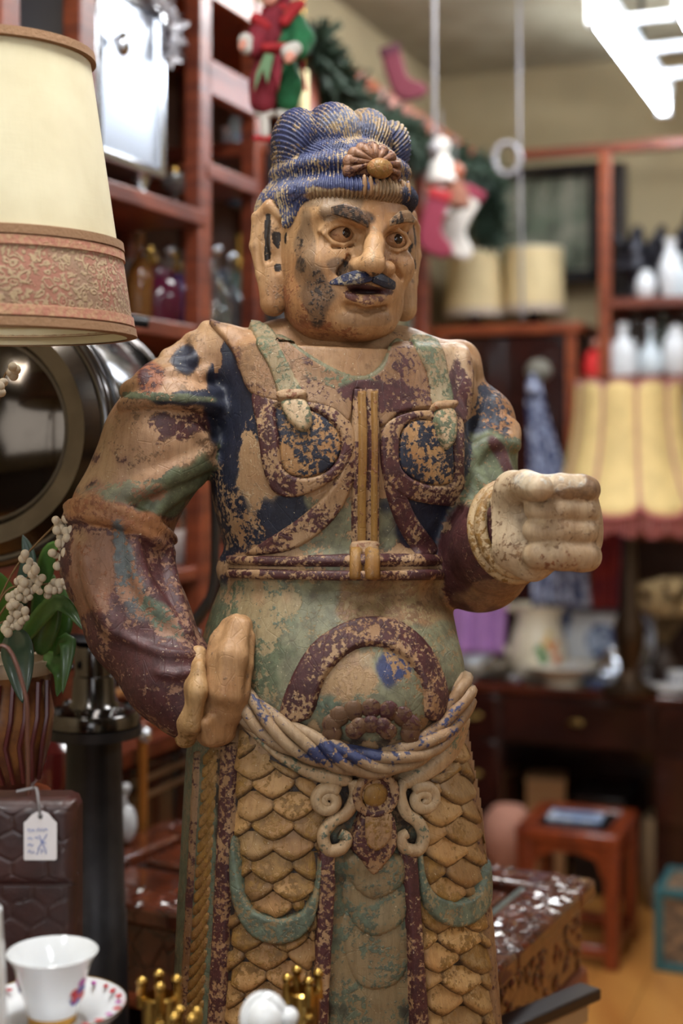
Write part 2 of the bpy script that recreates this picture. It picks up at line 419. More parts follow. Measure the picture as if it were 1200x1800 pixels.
# raised arm on the right of the photo
aL([(806,690,.045,46),(846,740,.045,54),(858,775,.03,52)], .02)
aL([(848,800,.015,62),(838,880,.0,74),(842,985,-.015,84)], .01)
aL([(842,985,-.015,84),(880,955,-.10,73),(903,932,-.145,60)], .02)
PV, PQ = fa.mesh(); ABV = BVHTree.FromPolygons(PV.tolist(), PQ.tolist())
def aS(path, r, k=.008, lift=0.0, sm=4):
    """carved fold or band laid on the surface of the arms"""
    P = []; path = spline(path, sm); rr = np.interp(np.linspace(0,1,len(path)), np.linspace(0,1,np.size(r)), np.atleast_1d(r))*D0/FP; R_ = []
    for p, q in zip(path, rr):
        d = Vector((float((p[0]-600)/FP), 1.0, float((HY-p[1])/FP))).normalized(); h, n, i_, t_ = ABV.ray_cast(CAMP, d, 4.0)
        if h is not None: P.append(np.array(h)+np.array(n)*(lift*q)); R_.append(q)
    if len(P) > 1: fa.chain(P, R_, k)
# rolled cuff above the sleeve, armhole roll, knotted shoulder mask
aS([(218,716),(255,706),(300,702),(345,706),(378,718)], [10,15,17,16,13], .005, .5); aS([(378,718),(390,745),(388,790),(374,826)], [13,14,12,8], .005, .4)
aS([(226,690),(250,682),(290,684),(335,690),(380,694)], [13,16,15,14,9], .006, .3)
aS([(262,662),(258,676),(262,690)], [14,17,12], .008, .2); aS([(270,668),(300,660),(335,662)], [11,13,8], .008, .2); aS([(268,648),(300,640),(330,640)], [8,11,8], .008, .1); aS([(280,682),(310,676),(340,672)], [6,8,5], .006, .2)
aS([(290,628),(305,605),(330,594),(348,606),(346,630),(322,640),(298,640)], [7,9,9,9,8,7,6], .008, .1); aS([(352,590),(372,596),(384,618),(372,645),(354,658)], [8,11,12,10,6], .008, .2); aS([(356,602),(366,622),(358,642)], [5,6,4], .005, .3)
# double band at the elbow
aS([(121,893),(150,886),(190,890),(235,906),(275,930),(300,950)], [10,13,13,13,12,9], .004, .5); aS([(120,912),(150,905),(190,911),(235,928),(272,952),(296,972)], [9,12,12,11,11,8], .004, .5)
# sleeve folds
aS([(384,806),(345,820),(300,838),(240,862),(190,872),(150,876)], [6,9,11,10,8,5], .012, .0); aS([(372,838),(330,855),(285,885),(270,905)], [5,8,8,5], .012, .0); aS([(340,752),(360,775),(366,800)], [4,6,4], .01); aS([(388,760),(352,800),(300,826),(250,846)], [3,6,6,3], .01)
aS([(232,950),(242,1000),(258,1040),(290,1080),(325,1115)], [6,9,10,8,5], .012, .0); aS([(290,960),(300,1010),(316,1070),(330,1110)], [5,7,7,4], .012); aS([(205,1110),(240,1130),(290,1148),(342,1150)], [3,5,6,4], .006, .1); aS([(275,1182),(310,1186),(344,1180)], [3,5,4], .006, .1); aS([(150,960),(165,1040),(200,1110)], [4,8,5], .016, -.2)
# right arm: armhole roll, knot, folds
aS([(800,862),(822,830),(838,800),(846,786),(864,778),(888,780),(904,784)], [6,9,10,10,11,12,10], .006, .2); aS([(884,742),(896,756),(898,772)], [10,14,11], .008, .1); aS([(870,700),(880,722),(884,740)], [5,7,5], .006)
aS([(826,826),(852,852),(872,880),(884,900)], [3,6,6,4], .008); aS([(880,790),(890,820),(902,850)], [3,6,4], .01); aS([(812,880),(840,900),(880,905)], [3,6,4], .01)
fb.F = smin(fb.F, fa.F, .012)
VB, QB = fb.mesh(); VB = smoothV(VB, QB, 2)
def samp(F, V):
    i = np.clip(np.round((V-F.lo)/F.h).astype(int), 0, np.array(F.F.shape)-1); return F.F[tuple(i.T)]
isarm = samp(fa, VB) < samp(ft, VB)
# ---- paint: patches of colour given where they sit on the carving
def painter(V, base=TAN, paint=TAN2, cov=.25):
    n = len(V); B = np.tile(np.array([*lin(base),1.0]), (n,1)); Pt = np.tile(np.array([*lin(paint),cov]), (n,1)); return B, Pt
def blob(B, Pt, V, blobs, sel=None):
    x, y = pxof(V)
    for bl in blobs:
        cx, cy, rx, ry, col, cov = bl[:6]; ang = math.radians(bl[6]) if len(bl) > 6 else 0
        dx, dy = x-cx, y-cy; u = dx*math.cos(ang)+dy*math.sin(ang); v = -dx*math.sin(ang)+dy*math.cos(ang)
        q = np.sqrt((u/rx)**2+(v/ry)**2); q += .12*np.sin(dx*.13+cy)+.12*np.sin(dy*.11+cx)
        al = np.clip((1.15-q)/.3, 0, 1); al = al*al*(3-2*al)
        if sel is not None: al = al*sel
        al = al[:,None]
        Pt[:] = Pt*(1-al)+np.array([*lin(col),cov])*al
        if len(bl) > 7: B[:] = B*(1-al)+np.array([*lin(bl[7]),1])*al
B, Pt = painter(VB, TAN, MAR, .2)
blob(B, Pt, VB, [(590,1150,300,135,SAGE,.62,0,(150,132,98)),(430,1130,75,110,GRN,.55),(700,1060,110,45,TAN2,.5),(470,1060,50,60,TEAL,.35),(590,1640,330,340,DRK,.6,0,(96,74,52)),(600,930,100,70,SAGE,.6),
  (420,800,52,190,NAVY,.72,6),(430,870,62,110,NAVY,.5),(500,900,45,50,NAVY,.75,-30),(455,830,40,60,PALE,.35),(750,920,75,50,NAVY,.88,20),(820,790,30,90,NAVY,.6),(400,720,26,120,NAVY,.82),(545,790,55,55,NAVY,.5),(750,790,55,60,NAVY,.6),
  (345,1560,34,330,TEAL,.55,1,(128,118,96)),(330,1700,24,300,TEAL,.6,1),(655,1660,75,260,TEAL,.45,0,(138,122,92)),(850,1560,26,300,TAN2,.4,-5,(146,114,82)),(655,1205,120,90,SAGE,.6,0,(158,128,92)),(690,1175,28,34,BLU,.55),(590,1235,40,40,TEAL,.55),(600,1185,55,50,TAN,.5)], (~isarm).astype(float))
blob(B, Pt, VB, [(250,1090,180,260,MAR,.56,0,(142,106,84)),(310,760,110,110,TAN2,.4,0,(170,134,102)),(325,740,70,34,MAR,.62,-20),(250,840,70,30,MAR,.3),(320,855,90,36,GRN,.75,-28),(225,865,75,22,SAGE,.5,0),(205,908,112,26,ORG,.42,17,(158,112,76)),(222,1005,22,85,(92,98,98),.52,-14),(285,1090,50,20,TEAL,.52,48),(160,1000,40,70,ORG,.3,0),
  (395,760,16,80,GRN,.55),(300,1210,80,60,MAR,.66),(270,1150,90,40,MAR,.7,30),(310,640,80,75,TAN2,.4),(325,632,24,28,NAVY,.85),(385,690,26,78,NAVY,.85,6),(310,700,52,12,NAVY,.7),(345,700,40,14,NAVY,.75),(265,665,30,26,MAR,.5,0,(150,96,66)),(285,697,90,8,GRN,.6,3),
  (850,715,50,60,NAVY,.55,0,(160,118,78)),(835,770,26,48,NAVY,.78,25),(868,755,20,40,NAVY,.6,-35),(852,820,70,60,GRN,.65,0,(150,124,90)),(880,800,12,40,MAR,.7,-25),(850,880,60,40,GRN,.5),(850,990,120,105,MAR,.72,0,(132,98,76)),(890,1035,90,30,TAN2,.55,-20),(905,925,22,60,PALE,.35,-20)], isarm.astype(float))
def sobj(name, V, F, B, Pt, parent=STAT, label=None, sharp=0):
    o = new(name, mesh_from(name, np.asarray(V)-SO, F, {'base':B,'paint':Pt}, True, sharp), SM, parent)
    if label: o['label'] = label
    return o
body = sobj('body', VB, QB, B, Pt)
# --- relief appliques that follow the carving: outline given as drawn on the front of the figure
def sd_poly(x, y, poly):
    P = np.asarray(poly, float); Q = np.roll(P,-1,0); d = np.full(x.shape, 1e9); ins = np.zeros(x.shape, bool)
    for (ax,ay),(bx,by) in zip(P,Q):
        ex,ey = bx-ax, by-ay; t = np.clip(((x-ax)*ex+(y-ay)*ey)/(ex*ex+ey*ey+1e-9), 0, 1)
        d = np.minimum(d, (x-ax-t*ex)**2+(y-ay-t*ey)**2)
        c = ((ay > y) != (by > y)) & (x < (bx-ax)*(y-ay)/(by-ay+1e-12)+ax); ins ^= c
    return np.where(ins, 1, -1)*np.sqrt(d)
def relief(name, poly, t, edge=6, holes=(), step=3.0, parent=None, base=TAN, paint=MAR, cov=.45, bv=None, sm=4, hfun=None, blobs=(), label=None, off=0.0, sink=.006):
    if sm: poly = spline(poly, sm, True); holes = [spline(h, sm, True) for h in holes]
    poly = np.asarray(poly)
    x0,y0 = poly.min(0)-step*2; x1,y1 = poly.max(0)+step*2
    xs = np.arange(x0, x1+step, step); ys = np.arange(y0, y1+step, step); X, Y = np.meshgrid(xs, ys, indexing='ij')
    sd = sd_poly(X, Y, poly)
    for h in holes: sd = np.minimum(sd, -sd_poly(X, Y, h))
    use = sd > -step*1.6; id_ = -np.ones(X.shape, int); V = []; N = []; U = []
    for i, j in np.argwhere(use):
        h, n = hit(X[i,j], Y[i,j], bv)
        if h is None: continue
        id_[i,j] = len(V); V.append(h); N.append(n); U.append((X[i,j], Y[i,j], sd[i,j]))
    if not V: return None
    V = np.array(V); N = np.array(N); U = np.array(U)
    F = []
    for i in range(X.shape[0]-1):
        for j in range(X.shape[1]-1):
            q = [id_[i,j], id_[i,j+1], id_[i+1,j+1], id_[i+1,j]]
            if min(q) >= 0:
                p = V[q]; 
                if np.ptp(p[:,1]) < .03: F.append(q)
    if not F: return None
    F = np.array(F, np.int32)
    lab = np.arange(len(V))
    while True:      # keep only the largest connected piece
        m_ = lab[F].min(1); l2 = lab.copy(); np.minimum.at(l2, F.ravel(), np.repeat(m_, 4)); l2 = l2[l2]
        if (l2 == lab).all(): break
        lab = l2
    cnts = np.bincount(lab[F[:,0]], minlength=len(V)); F = F[lab[F[:,0]] == cnts.argmax()]
    used = np.unique(F); rm = -np.ones(len(V), np.int32); rm[used] = np.arange(len(used)); F = rm[F]; V = V[used]; N = N[used]; U = U[used]
    N = smoothV(N, F, 4); N /= np.linalg.norm(N, axis=1)[:,None]+1e-9
    s_ = np.clip(U[:,2]/edge, 0, 1); H = t*np.sqrt(np.maximum(1-(1-s_)**2, 0))
    if hfun is not None: H = hfun(U[:,0], U[:,1], U[:,2], H)
    H = np.where(U[:,2] < 0, -sink*np.minimum(1,-U[:,2]/step), H)+off*(U[:,2] >= 0)
    V2 = V+N*H[:,None]
    Bq, Pq = painter(V2, base, paint, cov)
    if blobs: blob(Bq, Pq, V2, blobs)
    return sobj(name, V2, F, Bq, Pq, parent or STAT, label)
def ptube(name, path, rpx, off=0, parent=None, base=TAN, paint=MAR, cov=.4, n=8, bv=None, sm=5, label=None, flat=1.0, add=None):
    path = spline(path, sm) if sm else np.asarray(path, float); pts = []
    for p in path:
        h, nn = hit(p[0], p[1], bv)
        if h is not None: pts.append(h+nn*off)
    if len(pts) < 2: return None
    r = np.interp(np.linspace(0,1,len(pts)), np.linspace(0,1,np.size(rpx)), np.atleast_1d(rpx))*D0/FP
    mb = add or MB(); mb.tube(pts, r, n, flat=flat)
    if add is not None: return add
    V = np.concatenate(mb.V); Bq, Pq = painter(V, base, paint, cov)
    return sobj(name, V, mb.F, Bq, Pq, parent or STAT, label)
def mbobj(name, mb, base=TAN, paint=MAR, cov=.4, parent=None, label=None, blobs=(), sharp=0):
    V = np.concatenate(mb.V); Bq, Pq = painter(V, base, paint, cov)
    if blobs: blob(Bq, Pq, V, blobs)
    return sobj(name, V, mb.F, Bq, Pq, parent or STAT, label, sharp)
# yoke over the shoulders
relief('yoke', [(366,566),(400,575),(440,585),(500,600),(560,640),(625,668),(668,650),(690,606),(760,608),(812,608),(828,640),(828,700),(815,745),(795,738),(760,722),(700,728),(668,752),(640,700),(622,690),(612,745),(585,725),(540,712),(480,708),(440,690),(420,640),(395,600)], .007, 5, sm=3, base=TAN2, paint=MAR, cov=.42, sink=.008,
  blobs=[(480,640,60,50,TAN2,.5,0,(160,128,98)),(600,660,60,20,GRN,.5,10),(690,700,60,30,MAR,.62),(800,640,26,50,PALE,.3,0,(176,150,120)),(805,690,22,60,MAR,.65),(420,590,60,18,MAR,.3,0,(172,136,100)),(640,690,40,25,MAR,.7)])
# neckband
relief('neckband', [(496,592),(560,634),(625,662),(665,646),(690,600),(712,612),(684,658),(630,682),(556,652),(505,622),(478,600)], .0025, 8, base=SAGE, paint=GRN, cov=.42, off=.0035)
# chest frames
relief('chest_frame', [(446,690),(454,755),(463,820),(478,860),(505,874),(540,868),(575,850),(605,825),(622,790),(622,760),(602,728),(560,708),(500,708)], .0065, 5, holes=[[(487,716),(491,770),(498,822),(530,839),(570,830),(594,803),(598,772),(580,742),(545,722)]], base=TAN, paint=MAR, cov=.5)
relief('chest_frame', [(668,758),(690,734),(735,722),(790,726),(810,744),(812,830),(808,882),(770,887),(720,878),(690,862),(672,835)], .0065, 5, holes=[[(701,775),(710,750),(735,738),(770,745),(792,770),(796,835),(778,852),(735,846),(704,822)]], base=TAN, paint=MAR, cov=.54)
relief('chest_plate', [(487,716),(491,770),(498,822),(530,839),(570,830),(594,803),(598,772),(580,742),(545,722)], .004, 4, base=(168,128,84), paint=NAVY, cov=.5)
relief('chest_plate', [(701,775),(710,750),(735,738),(770,745),(792,770),(796,835),(778,852),(735,846),(704,822)], .004, 4, base=(168,128,84), paint=NAVY, cov=.53)
relief('curved_band', [(612,790),(630,775),(629,805),(620,848),(595,902),(550,946),(500,970),(432,975),(470,948),(520,915),(560,880),(590,840)], .006, 5, base=TAN, paint=MAR, cov=.46)
relief('curved_band', [(668,785),(676,860),(700,928),(735,978),(758,978),(766,962),(730,908),(710,862),(690,830)], .006, 5, base=TAN, paint=MAR, cov=.62)
# straps with buckles
def strap(pl, bk, tg):
    s_ = relief('strap', pl, .0035, 5, base=(150,136,106), paint=GRN, cov=.46, off=.0065, sm=3)
    relief('buckle', bk, .006, 5, base=TAN, paint=ORG, cov=.4, off=.011, parent=s_, sm=2)
    relief('strap_end', tg, .008, 10, base=PALE, paint=GRN, cov=.5, off=.007, parent=s_)
strap([(436,578),(474,580),(500,625),(520,665),(536,706),(498,708),(474,645)], [(492,694),(533,691),(538,706),(496,711)], [(497,710),(535,707),(549,738),(540,760),(524,758),(505,738)])
strap([(718,598),(764,604),(780,660),(788,716),(756,720),(744,660)], [(754,714),(788,712),(789,725),(756,728)], [(757,728),(789,726),(794,770),(780,792),(768,775)])
# centre placket: two ochre strips between maroon edges
relief('placket', [(618,684),(664,684),(664,964),(618,964)], .005, 4, sm=0, base=TAN, paint=MAR, cov=.5, off=.003)
for a, b in ((624,641),(647,661)):
    relief('placket_strip', [(a,690),(b,690),(b-1,966),(a-1,966)], .006, 6, sm=0, base=OCH, paint=ORG, cov=.3, off=.007)
relief('placket_clasp', [(616,964),(660,964),(660,977),(616,977)], .005, 4, sm=0, base=TAN, paint=ORG, cov=.35, off=.012)
for a, b in ((619,637),(641,659)):
    relief('placket_tab', [(a,978),(b,978),(b,1016),(a,1016)], .007, 6, sm=0, base=OCH, paint=TAN2, cov=.4, off=.010)
for y0 in (976, 999):
    relief('waist_strap', [(404,y0),(520,y0+3),(640,y0+4),(772,y0+2),(774,y0+19),(640,y0+21),(520,y0+20),(404,y0+17)], .007, 6, sm=0, base=TAN, paint=MAR, cov=.56, off=.002)
# belly: maroon arch round the boss, rosette
relief('belly_arch', [(494,1262),(506,1205),(545,1135),(600,1097),(650,1085),(705,1095),(755,1140),(782,1205),(780,1262),(748,1262),(744,1215),(725,1172),(690,1145),(650,1136),(610,1150),(570,1195),(545,1262)], .008, 7, base=TAN, paint=MAR, cov=.55, sm=3)
mb = MB(); c, n = hit(652,1276); R = frame(n)
for k in range(9):
    a = PI*(-.08+1.16*k/8); mb.ball(c+R@np.array([-.046*math.cos(a), .024*math.sin(a)-.004, -.002]), (.012,.013,.004), 10, 7, R)
for k in range(5):
    a = PI*(k/4); mb.ball(c+R@np.array([-.019*math.cos(a), .008*math.sin(a)-.004, .005]), (.011,.011,.0045), 10, 7, R)
mbobj('belly_rosette', mb, (104,76,54), MAR, .42)
# rope sash
rp = spline([(412,1200),(432,1228),(475,1268),(530,1298),(600,1318),(660,1326),(720,1309),(764,1276),(790,1240),(802,1212)], 14)
RP = []; RN = []
for p in rp:
    h, nn = hit(min(p[0],806), p[1])
    if h is not None: RP.append(h); RN.append(nn)
e_ = RP[-1]; RP += [e_+np.array([.001,.022,.006]), e_+np.array([-.006,.05,.010]), e_+np.array([-.03,.10,.014])]; RN += [np.array([.9,.3,0]), np.array([.7,.7,0]), np.array([.3,.95,0])]
RP = np.array(RP); RN = np.array(RN)
for it in range(6): RP[1:-1] = (RP[:-2]+2*RP[1:-1]+RP[2:])/4; RN[1:-1] = (RN[:-2]+2*RN[1:-1]+RN[2:])/4
Tn = np.gradient(RP, axis=0); Tn /= np.linalg.norm(Tn,axis=1)[:,None]; RN /= np.linalg.norm(RN,axis=1)[:,None]; Bn = np.cross(Tn, RN)
sl = np.concatenate([[0], np.cumsum(np.linalg.norm(np.diff(RP,axis=0),axis=1))])
rope = None
for k in range(5):
    ph = 2*PI*k/5+sl/.21*2*PI
    pts = RP+RN*(.012+.009*np.cos(ph))[:,None]+Bn*(.0135*np.sin(ph))[:,None]
    mb = MB(); mb.tube(pts, .0074, 8)
    o = mbobj('rope_strand' if rope is not None else 'rope_sash', mb, (160,134,104), BLU, .28, parent=rope, blobs=[(600,1322,66,22,BLU,.66),(710,1312,40,22,BLU,.5),(780,1262,40,40,BLU,.42),(460,1240,40,30,BLU,.42)])
    if rope is None: rope = o
# sash ends with scrolled tips
def sash(pl, c1, s1, cols):
    s_ = relief('sash_end', pl, .009, 10, base=PALE, paint=TEAL, cov=.42, off=.006, sm=3)
    a = np.linspace(0, 3.4*PI, 40); sg = c1[3]
    sp = [(c1[0]+sg*(c1[2]*(1-t/(3.9*PI)))*math.cos(t+PI*1.25), c1[1]+(c1[2]*(1-t/(3.9*PI)))*math.sin(t+PI*1.25)) for t in a]
    ptube('scroll', sp, [11,10,8], .011, s_, PALE, TEAL, .3, sm=0); ptube('scroll', s1, [10,11,11,9], .010, s_, PALE, TEAL, .35)
sash([(425,1266),(455,1300),(495,1338),(545,1368),(590,1380),(612,1376),(618,1364),(604,1352),(548,1342),(492,1314),(442,1264)], (574,1404,24,-1), [(616,1366),(620,1395),(606,1425),(582,1440),(566,1465),(574,1490),(596,1488),(606,1470),(594,1462)], None)
sash([(812,1262),(796,1318),(768,1352),(738,1372),(712,1384),(700,1378),(702,1362),(730,1346),(768,1312),(796,1262)], (734,1402,24,1), [(704,1366),(696,1392),(706,1425),(726,1442),(736,1466),(728,1490),(706,1488),(698,1470),(708,1462)], None)
# pendant
relief('pendant', [(628,1430),(634,1408),(618,1395),(618,1380),(632,1360),(655,1354),(678,1362),(690,1382),(684,1404),(680,1420),(690,1440),(692,1485),(676,1512),(654,1533),(630,1508),(612,1480)], .011, 7, base=TAN, paint=MAR, cov=.5, off=.004, sm=3)
mb = MB(); c, n = hit(653,1391); R = frame(n)
mb.add(*(lambda a: (np.concatenate(a.V), a.F))(MB().tube([c+n*.015+R@np.array([.023*math.cos(t),.023*math.sin(t),0]) for t in np.linspace(0,2*PI,28,endpoint=False)], .006, 8, closed=True)))
mbobj('pendant_ring', mb, TAN, MAR, .5); mb = MB(); mb.ball(c+n*.012, (.016,.016,.008), 16, 8, R); mbobj('pendant_knob', mb, OCH, TAN2, .4)
relief('pendant_plaque', [(636,1424),(676,1424),(680,1462),(668,1484),(652,1490),(638,1480),(634,1455)], .006, 6, base=TAN, paint=OCH, cov=.4, off=.013)
# skirt: trims, scales, herringbone, hanging cloth
relief('skirt_trim', [(392,1305),(418,1305),(412,1450),(404,1620),(396,1830),(366,1830),(376,1650),(386,1450)], .008, 5, sm=0, base=TAN, paint=MAR, cov=.5)
relief('skirt_trim', [(560,1490),(588,1490),(584,1600),(578,1720),(574,1830),(545,1830),(552,1700),(556,1600)], .010, 5, sm=0, base=TAN, paint=MAR, cov=.56, off=.004)
relief('skirt_trim', [(700,1490),(726,1490),(734,1600),(742,1720),(750,1830),(720,1830),(716,1700),(710,1600)], .010, 5, sm=0, base=TAN, paint=MAR, cov=.56, off=.004)
relief('skirt_trim', [(812,1262),(824,1300),(842,1420),(852,1520),(864,1640),(874,1760),(876,1830),(862,1830),(856,1720),(846,1600),(836,1500),(826,1400),(810,1310)], .006, 4, sm=0, base=TAN2, paint=MAR, cov=.35)
relief('skirt_border', [(345,1320),(352,1320),(340,1560),(326,1830),(318,1830),(332,1560)], .006, 3, sm=0, base=TAN2, paint=MAR, cov=.4)
def scales(panel, x0, x1, ya, yb, lean, holes=(), w=70, rh=37, t=.010):
    prev = None; r = 0; y = ya
    while y < yb:
        xo = (r % 2)*w/2+lean*(y-ya); x = x0-w+xo
        while x < x1+w:
            cx, cy = x+rng.uniform(-4,4), y+rng.uniform(-3,3); ww = w*rng.uniform(1.14,1.24); hh = rh*rng.uniform(2.0,2.2)
            na, nb = 9, 6; G = np.zeros((na,nb,3)); ok = True
            sdc = sd_poly(np.array([cx]), np.array([cy+rh*.5]), panel)[0]
            if sdc > -ww*.42:
                U = []
                for i in range(na):
                    u = -1+2*i/(na-1)
                    for j in range(nb):
                        v = j/(nb-1); ext = 1-.36*abs(u)**1.5-.16*abs(u)
                        yv = cy+(v**.85 if v < .95 else 1)*hh*ext*.72-hh*.12; U.append((min(cx+u*ww/2*(.96+.04*v), np.interp(yv,rows[:,0],rows[:,2])-5), yv, u, v))
                U = np.array(U); sd = sd_poly(U[:,0], U[:,1], panel)
                for h in holes: sd = np.minimum(sd, -sd_poly(U[:,0], U[:,1], h))
                V = []; 
                for (a, b, u, v), s_ in zip(U, sd):
                    h, nn = hit(a, b)
                    if h is None: ok = False; break
                    hg = t*(v**.9)*(1-.3*abs(u)**3)+.001
                    if v > .99: hg -= .0075
                    if abs(u) > .99: hg -= .004
                    if s_ < 0: hg = -.004
                    V.append(h+nn*hg)
                if ok and (sd > 0).sum() > 4 and np.ptp(np.array(V)[:,1]) < .12:
                    F = [[i*nb+j, i*nb+j+1, (i+1)*nb+j+1, (i+1)*nb+j] for i in range(na-1) for j in range(nb-1) if not all(sd[[i*nb+j, i*nb+j+1, (i+1)*nb+j+1, (i+1)*nb+j]] < 0)]
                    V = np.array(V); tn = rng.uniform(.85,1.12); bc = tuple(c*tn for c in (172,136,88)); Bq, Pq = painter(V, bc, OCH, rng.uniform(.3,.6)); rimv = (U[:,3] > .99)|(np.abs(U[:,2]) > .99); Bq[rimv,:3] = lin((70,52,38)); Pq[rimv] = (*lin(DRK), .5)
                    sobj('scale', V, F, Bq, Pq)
            x += w
        y += rh*.97; r += 1
pl_up = spline([(420,1285),(445,1310),(490,1345),(545,1375),(572,1400),(568,1470),(560,1500),(552,1560),(530,1600),(492,1612),(452,1600),(428,1555),(418,1480)], 4, True)
pr_up = spline([(815,1290),(790,1345),(748,1385),(738,1440),(742,1490),(738,1530),(752,1570),(790,1590),(830,1575),(845,1520),(838,1420),(826,1330)], 4, True)
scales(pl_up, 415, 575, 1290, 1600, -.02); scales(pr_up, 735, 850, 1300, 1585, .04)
pl_lo = [(410,1560),(425,1600),(450,1640),(495,1655),(535,1640),(556,1600),(552,1700),(545,1830),(398,1830)]
pr_lo = [(732,1560),(745,1590),(775,1612),(815,1608),(845,1580),(856,1690),(870,1830),(752,1830),(742,1700)]
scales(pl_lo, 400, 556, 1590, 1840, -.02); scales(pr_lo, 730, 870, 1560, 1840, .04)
relief('tasset_border', [(412,1480),(420,1470),(430,1550),(452,1596),(492,1610),(530,1598),(552,1555),(562,1490),(566,1500),(560,1580),(542,1632),(498,1656),(450,1644),(420,1600),(410,1540)], .006, 6, base=(146,132,100), paint=TEAL, cov=.55, off=.008, sm=3)
relief('tasset_border', [(728,1500),(736,1500),(740,1532),(756,1566),(790,1582),(828,1566),(844,1510),(850,1540),(848,1590),(820,1622),(780,1626),(748,1602),(732,1560)], .006, 6, base=(146,132,100), paint=TEAL, cov=.55, off=.008, sm=3)
for i in range(24):
    y = 1312+i*22; cx = 371-(y-1312)*.062; wv = 14+ (y-1300)*.004
    relief('herringbone_leaf', [(cx-wv+2,y+34),(cx-wv,y+18),(cx-2,y+4),(cx+wv-3,y-18),(cx+wv,y-6),(cx+4,y+18)], .0026, 3, sm=2, base=(156,120,74), paint=OCH, cov=.5, step=3.5)
for i, (y0, y1, hw) in enumerate(((1500,1580,58),(1545,1645,62),(1600,1740,66))):
    cx = 652+i*2
    relief('cloth_fold', [(cx-hw*.7,y0),(cx+hw*.8,y0),(cx+hw,y0+(y1-y0)*.45),(cx+hw*.75,y1-18),(cx+6,y1),(cx-hw*.45,y1-14),(cx-hw*.75,y0+(y1-y0)*.5)], .006-.0015*i, 26, base=(140,124,94), paint=TEAL, cov=.42, sm=4, step=4, off=.006-.003*i)
# --- hand on the hip
def place_field(f): V, Q = f.mesh(); return smoothV(V, Q, 1), Q
f = Field(P3(290,1345,-.26), P3(470,1040,.02), .0026) if False else Field((at(290,1300,1.62)[0], D0-.25, at(0,1360,1.66)[2]), (at(470,1300,1.62)[0], D0-.02, at(0,1030,1.66)[2]), .0026)
def pc(pts, k, ff=None, op='u'): (ff or f).chain([P3(*p[:3]) for p in pts], [px2m(p[3]) for p in pts], k, op)
pc([(424,1100,-.125,19),(408,1160,-.138,30),(398,1230,-.145,37),(378,1285,-.145,26)], .01)
pc([(415,1092,-.14,13),(400,1098,-.135,12)], .006); pc([(392,1130,-.14,24),(385,1200,-.14,30),(366,1285,-.14,22)], .01)
pc([(428,1100,-.15,12),(418,1155,-.165,13),(412,1225,-.172,13)], .012); pc([(410,1102,-.15,11),(398,1150,-.167,13),(392,1220,-.176,13)], .010); pc([(392,1118,-.14,10),(380,1160,-.158,12),(376,1215,-.168,12)], .010)   # fingers folded back along the hip
pc([(440,1120,-.13,9),(434,1170,-.15,10),(430,1220,-.16,9)], .005); pc([(398,1290,-.15,14),(372,1296,-.16,13),(362,1270,-.17,11)], .008)
V, Q = place_field(f); Bq, Pq = painter(V, (172,132,92), TAN2, .3); blob(Bq, Pq, V, [(380,1250,40,40,ORG,.3),(420,1250,18,40,PALE,.3)])
hand = sobj('hand', V, Q, Bq, Pq, STAT)
f = Field((at(290,1300,1.62)[0], D0-.24, at(0,1360,1.66)[2]), (at(400,1300,1.62)[0], D0-.03, at(0,1090,1.66)[2]), .0028)
pc([(348,1150,-.14,15),(344,1205,-.155,22),(336,1262,-.152,25),(326,1296,-.135,18)], .01); pc([(350,1170,-.165,9),(348,1215,-.178,12),(340,1275,-.172,11)], .012)
V, Q = place_field(f); Bq, Pq = painter(V, (178,142,98), OCH, .35); sobj('sleeve_cuff', V, Q, Bq, Pq, STAT)
# --- clenched fist
fx0 = at(860,915,1.62); f = Field((at(865,900,1.6)[0], D0-.31, at(0,1040,1.62)[2]), (at(1075,900,1.62)[0], D0-.03, at(0,805,1.62)[2]), .0019)
pc([(935,930,-.16,58),(985,925,-.165,62)], .02)
for y in (877,913,954): pc([(938,y,-.262,5),(985,y,-.272,6),(1036,y+2,-.262,6)], .003, None, 'sub')
pc([(937,885,-.245,4),(932,920,-.245,5),(934,960,-.245,4)], .004, None, 'sub')
pc([(902,934,-.146,69),(930,925,-.16,58)], .02); pc([(1012,880,-.185,34),(1012,950,-.185,38)], .02)
for y, r, xl in ((858,23,952),(895,21,940),(932,22,938),(975,25,942)):
    pc([(xl+2,y,-.230,r*.90),(985,y,-.238,r*.98),(1022,y+2,-.228,r),(1030,y+3,-.195,r*.95),(1010,y+2,-.14,r)], .0025)
pc([(895,905,-.17,34),(902,862,-.185,28),(922,852,-.222,23)], .012); pc([(922,852,-.222,23),(948,858,-.262,21)], .003)
pc([(905,965,-.185,32),(935,985,-.19,34)], .02)
V, Q = place_field(f); Bq, Pq = painter(V, (186,164,134), TAN2, .35); blob(Bq, Pq, V, [(1015,850,40,30,TAN2,.7,0,(160,128,98)),(990,985,60,18,ORG,.35),(920,900,40,40,PALE,.4),(960,845,60,18,WHT,.4,0,(205,190,165))])  # white patch on the fist top paints in the light from above
fist = sobj('fist', V, Q, Bq, Pq, STAT)
mb = MB(); ca = P3(908,930,-.158); axd = P3(960,920,-.20)-P3(860,960,-.06); R = frame(axd)
for off, rr, tr in ((0,.0455,.008),(-.012,.049,.008)):
    mb.tube([ca+axd/np.linalg.norm(axd)*off+R@np.array([rr*math.cos(t),rr*1.12*math.sin(t),0]) for t in np.linspace(0,2*PI,40,endpoint=False)], tr, 10, closed=True)
mbobj('wrist_cuff', mb, (176,150,112), OCH, .45)

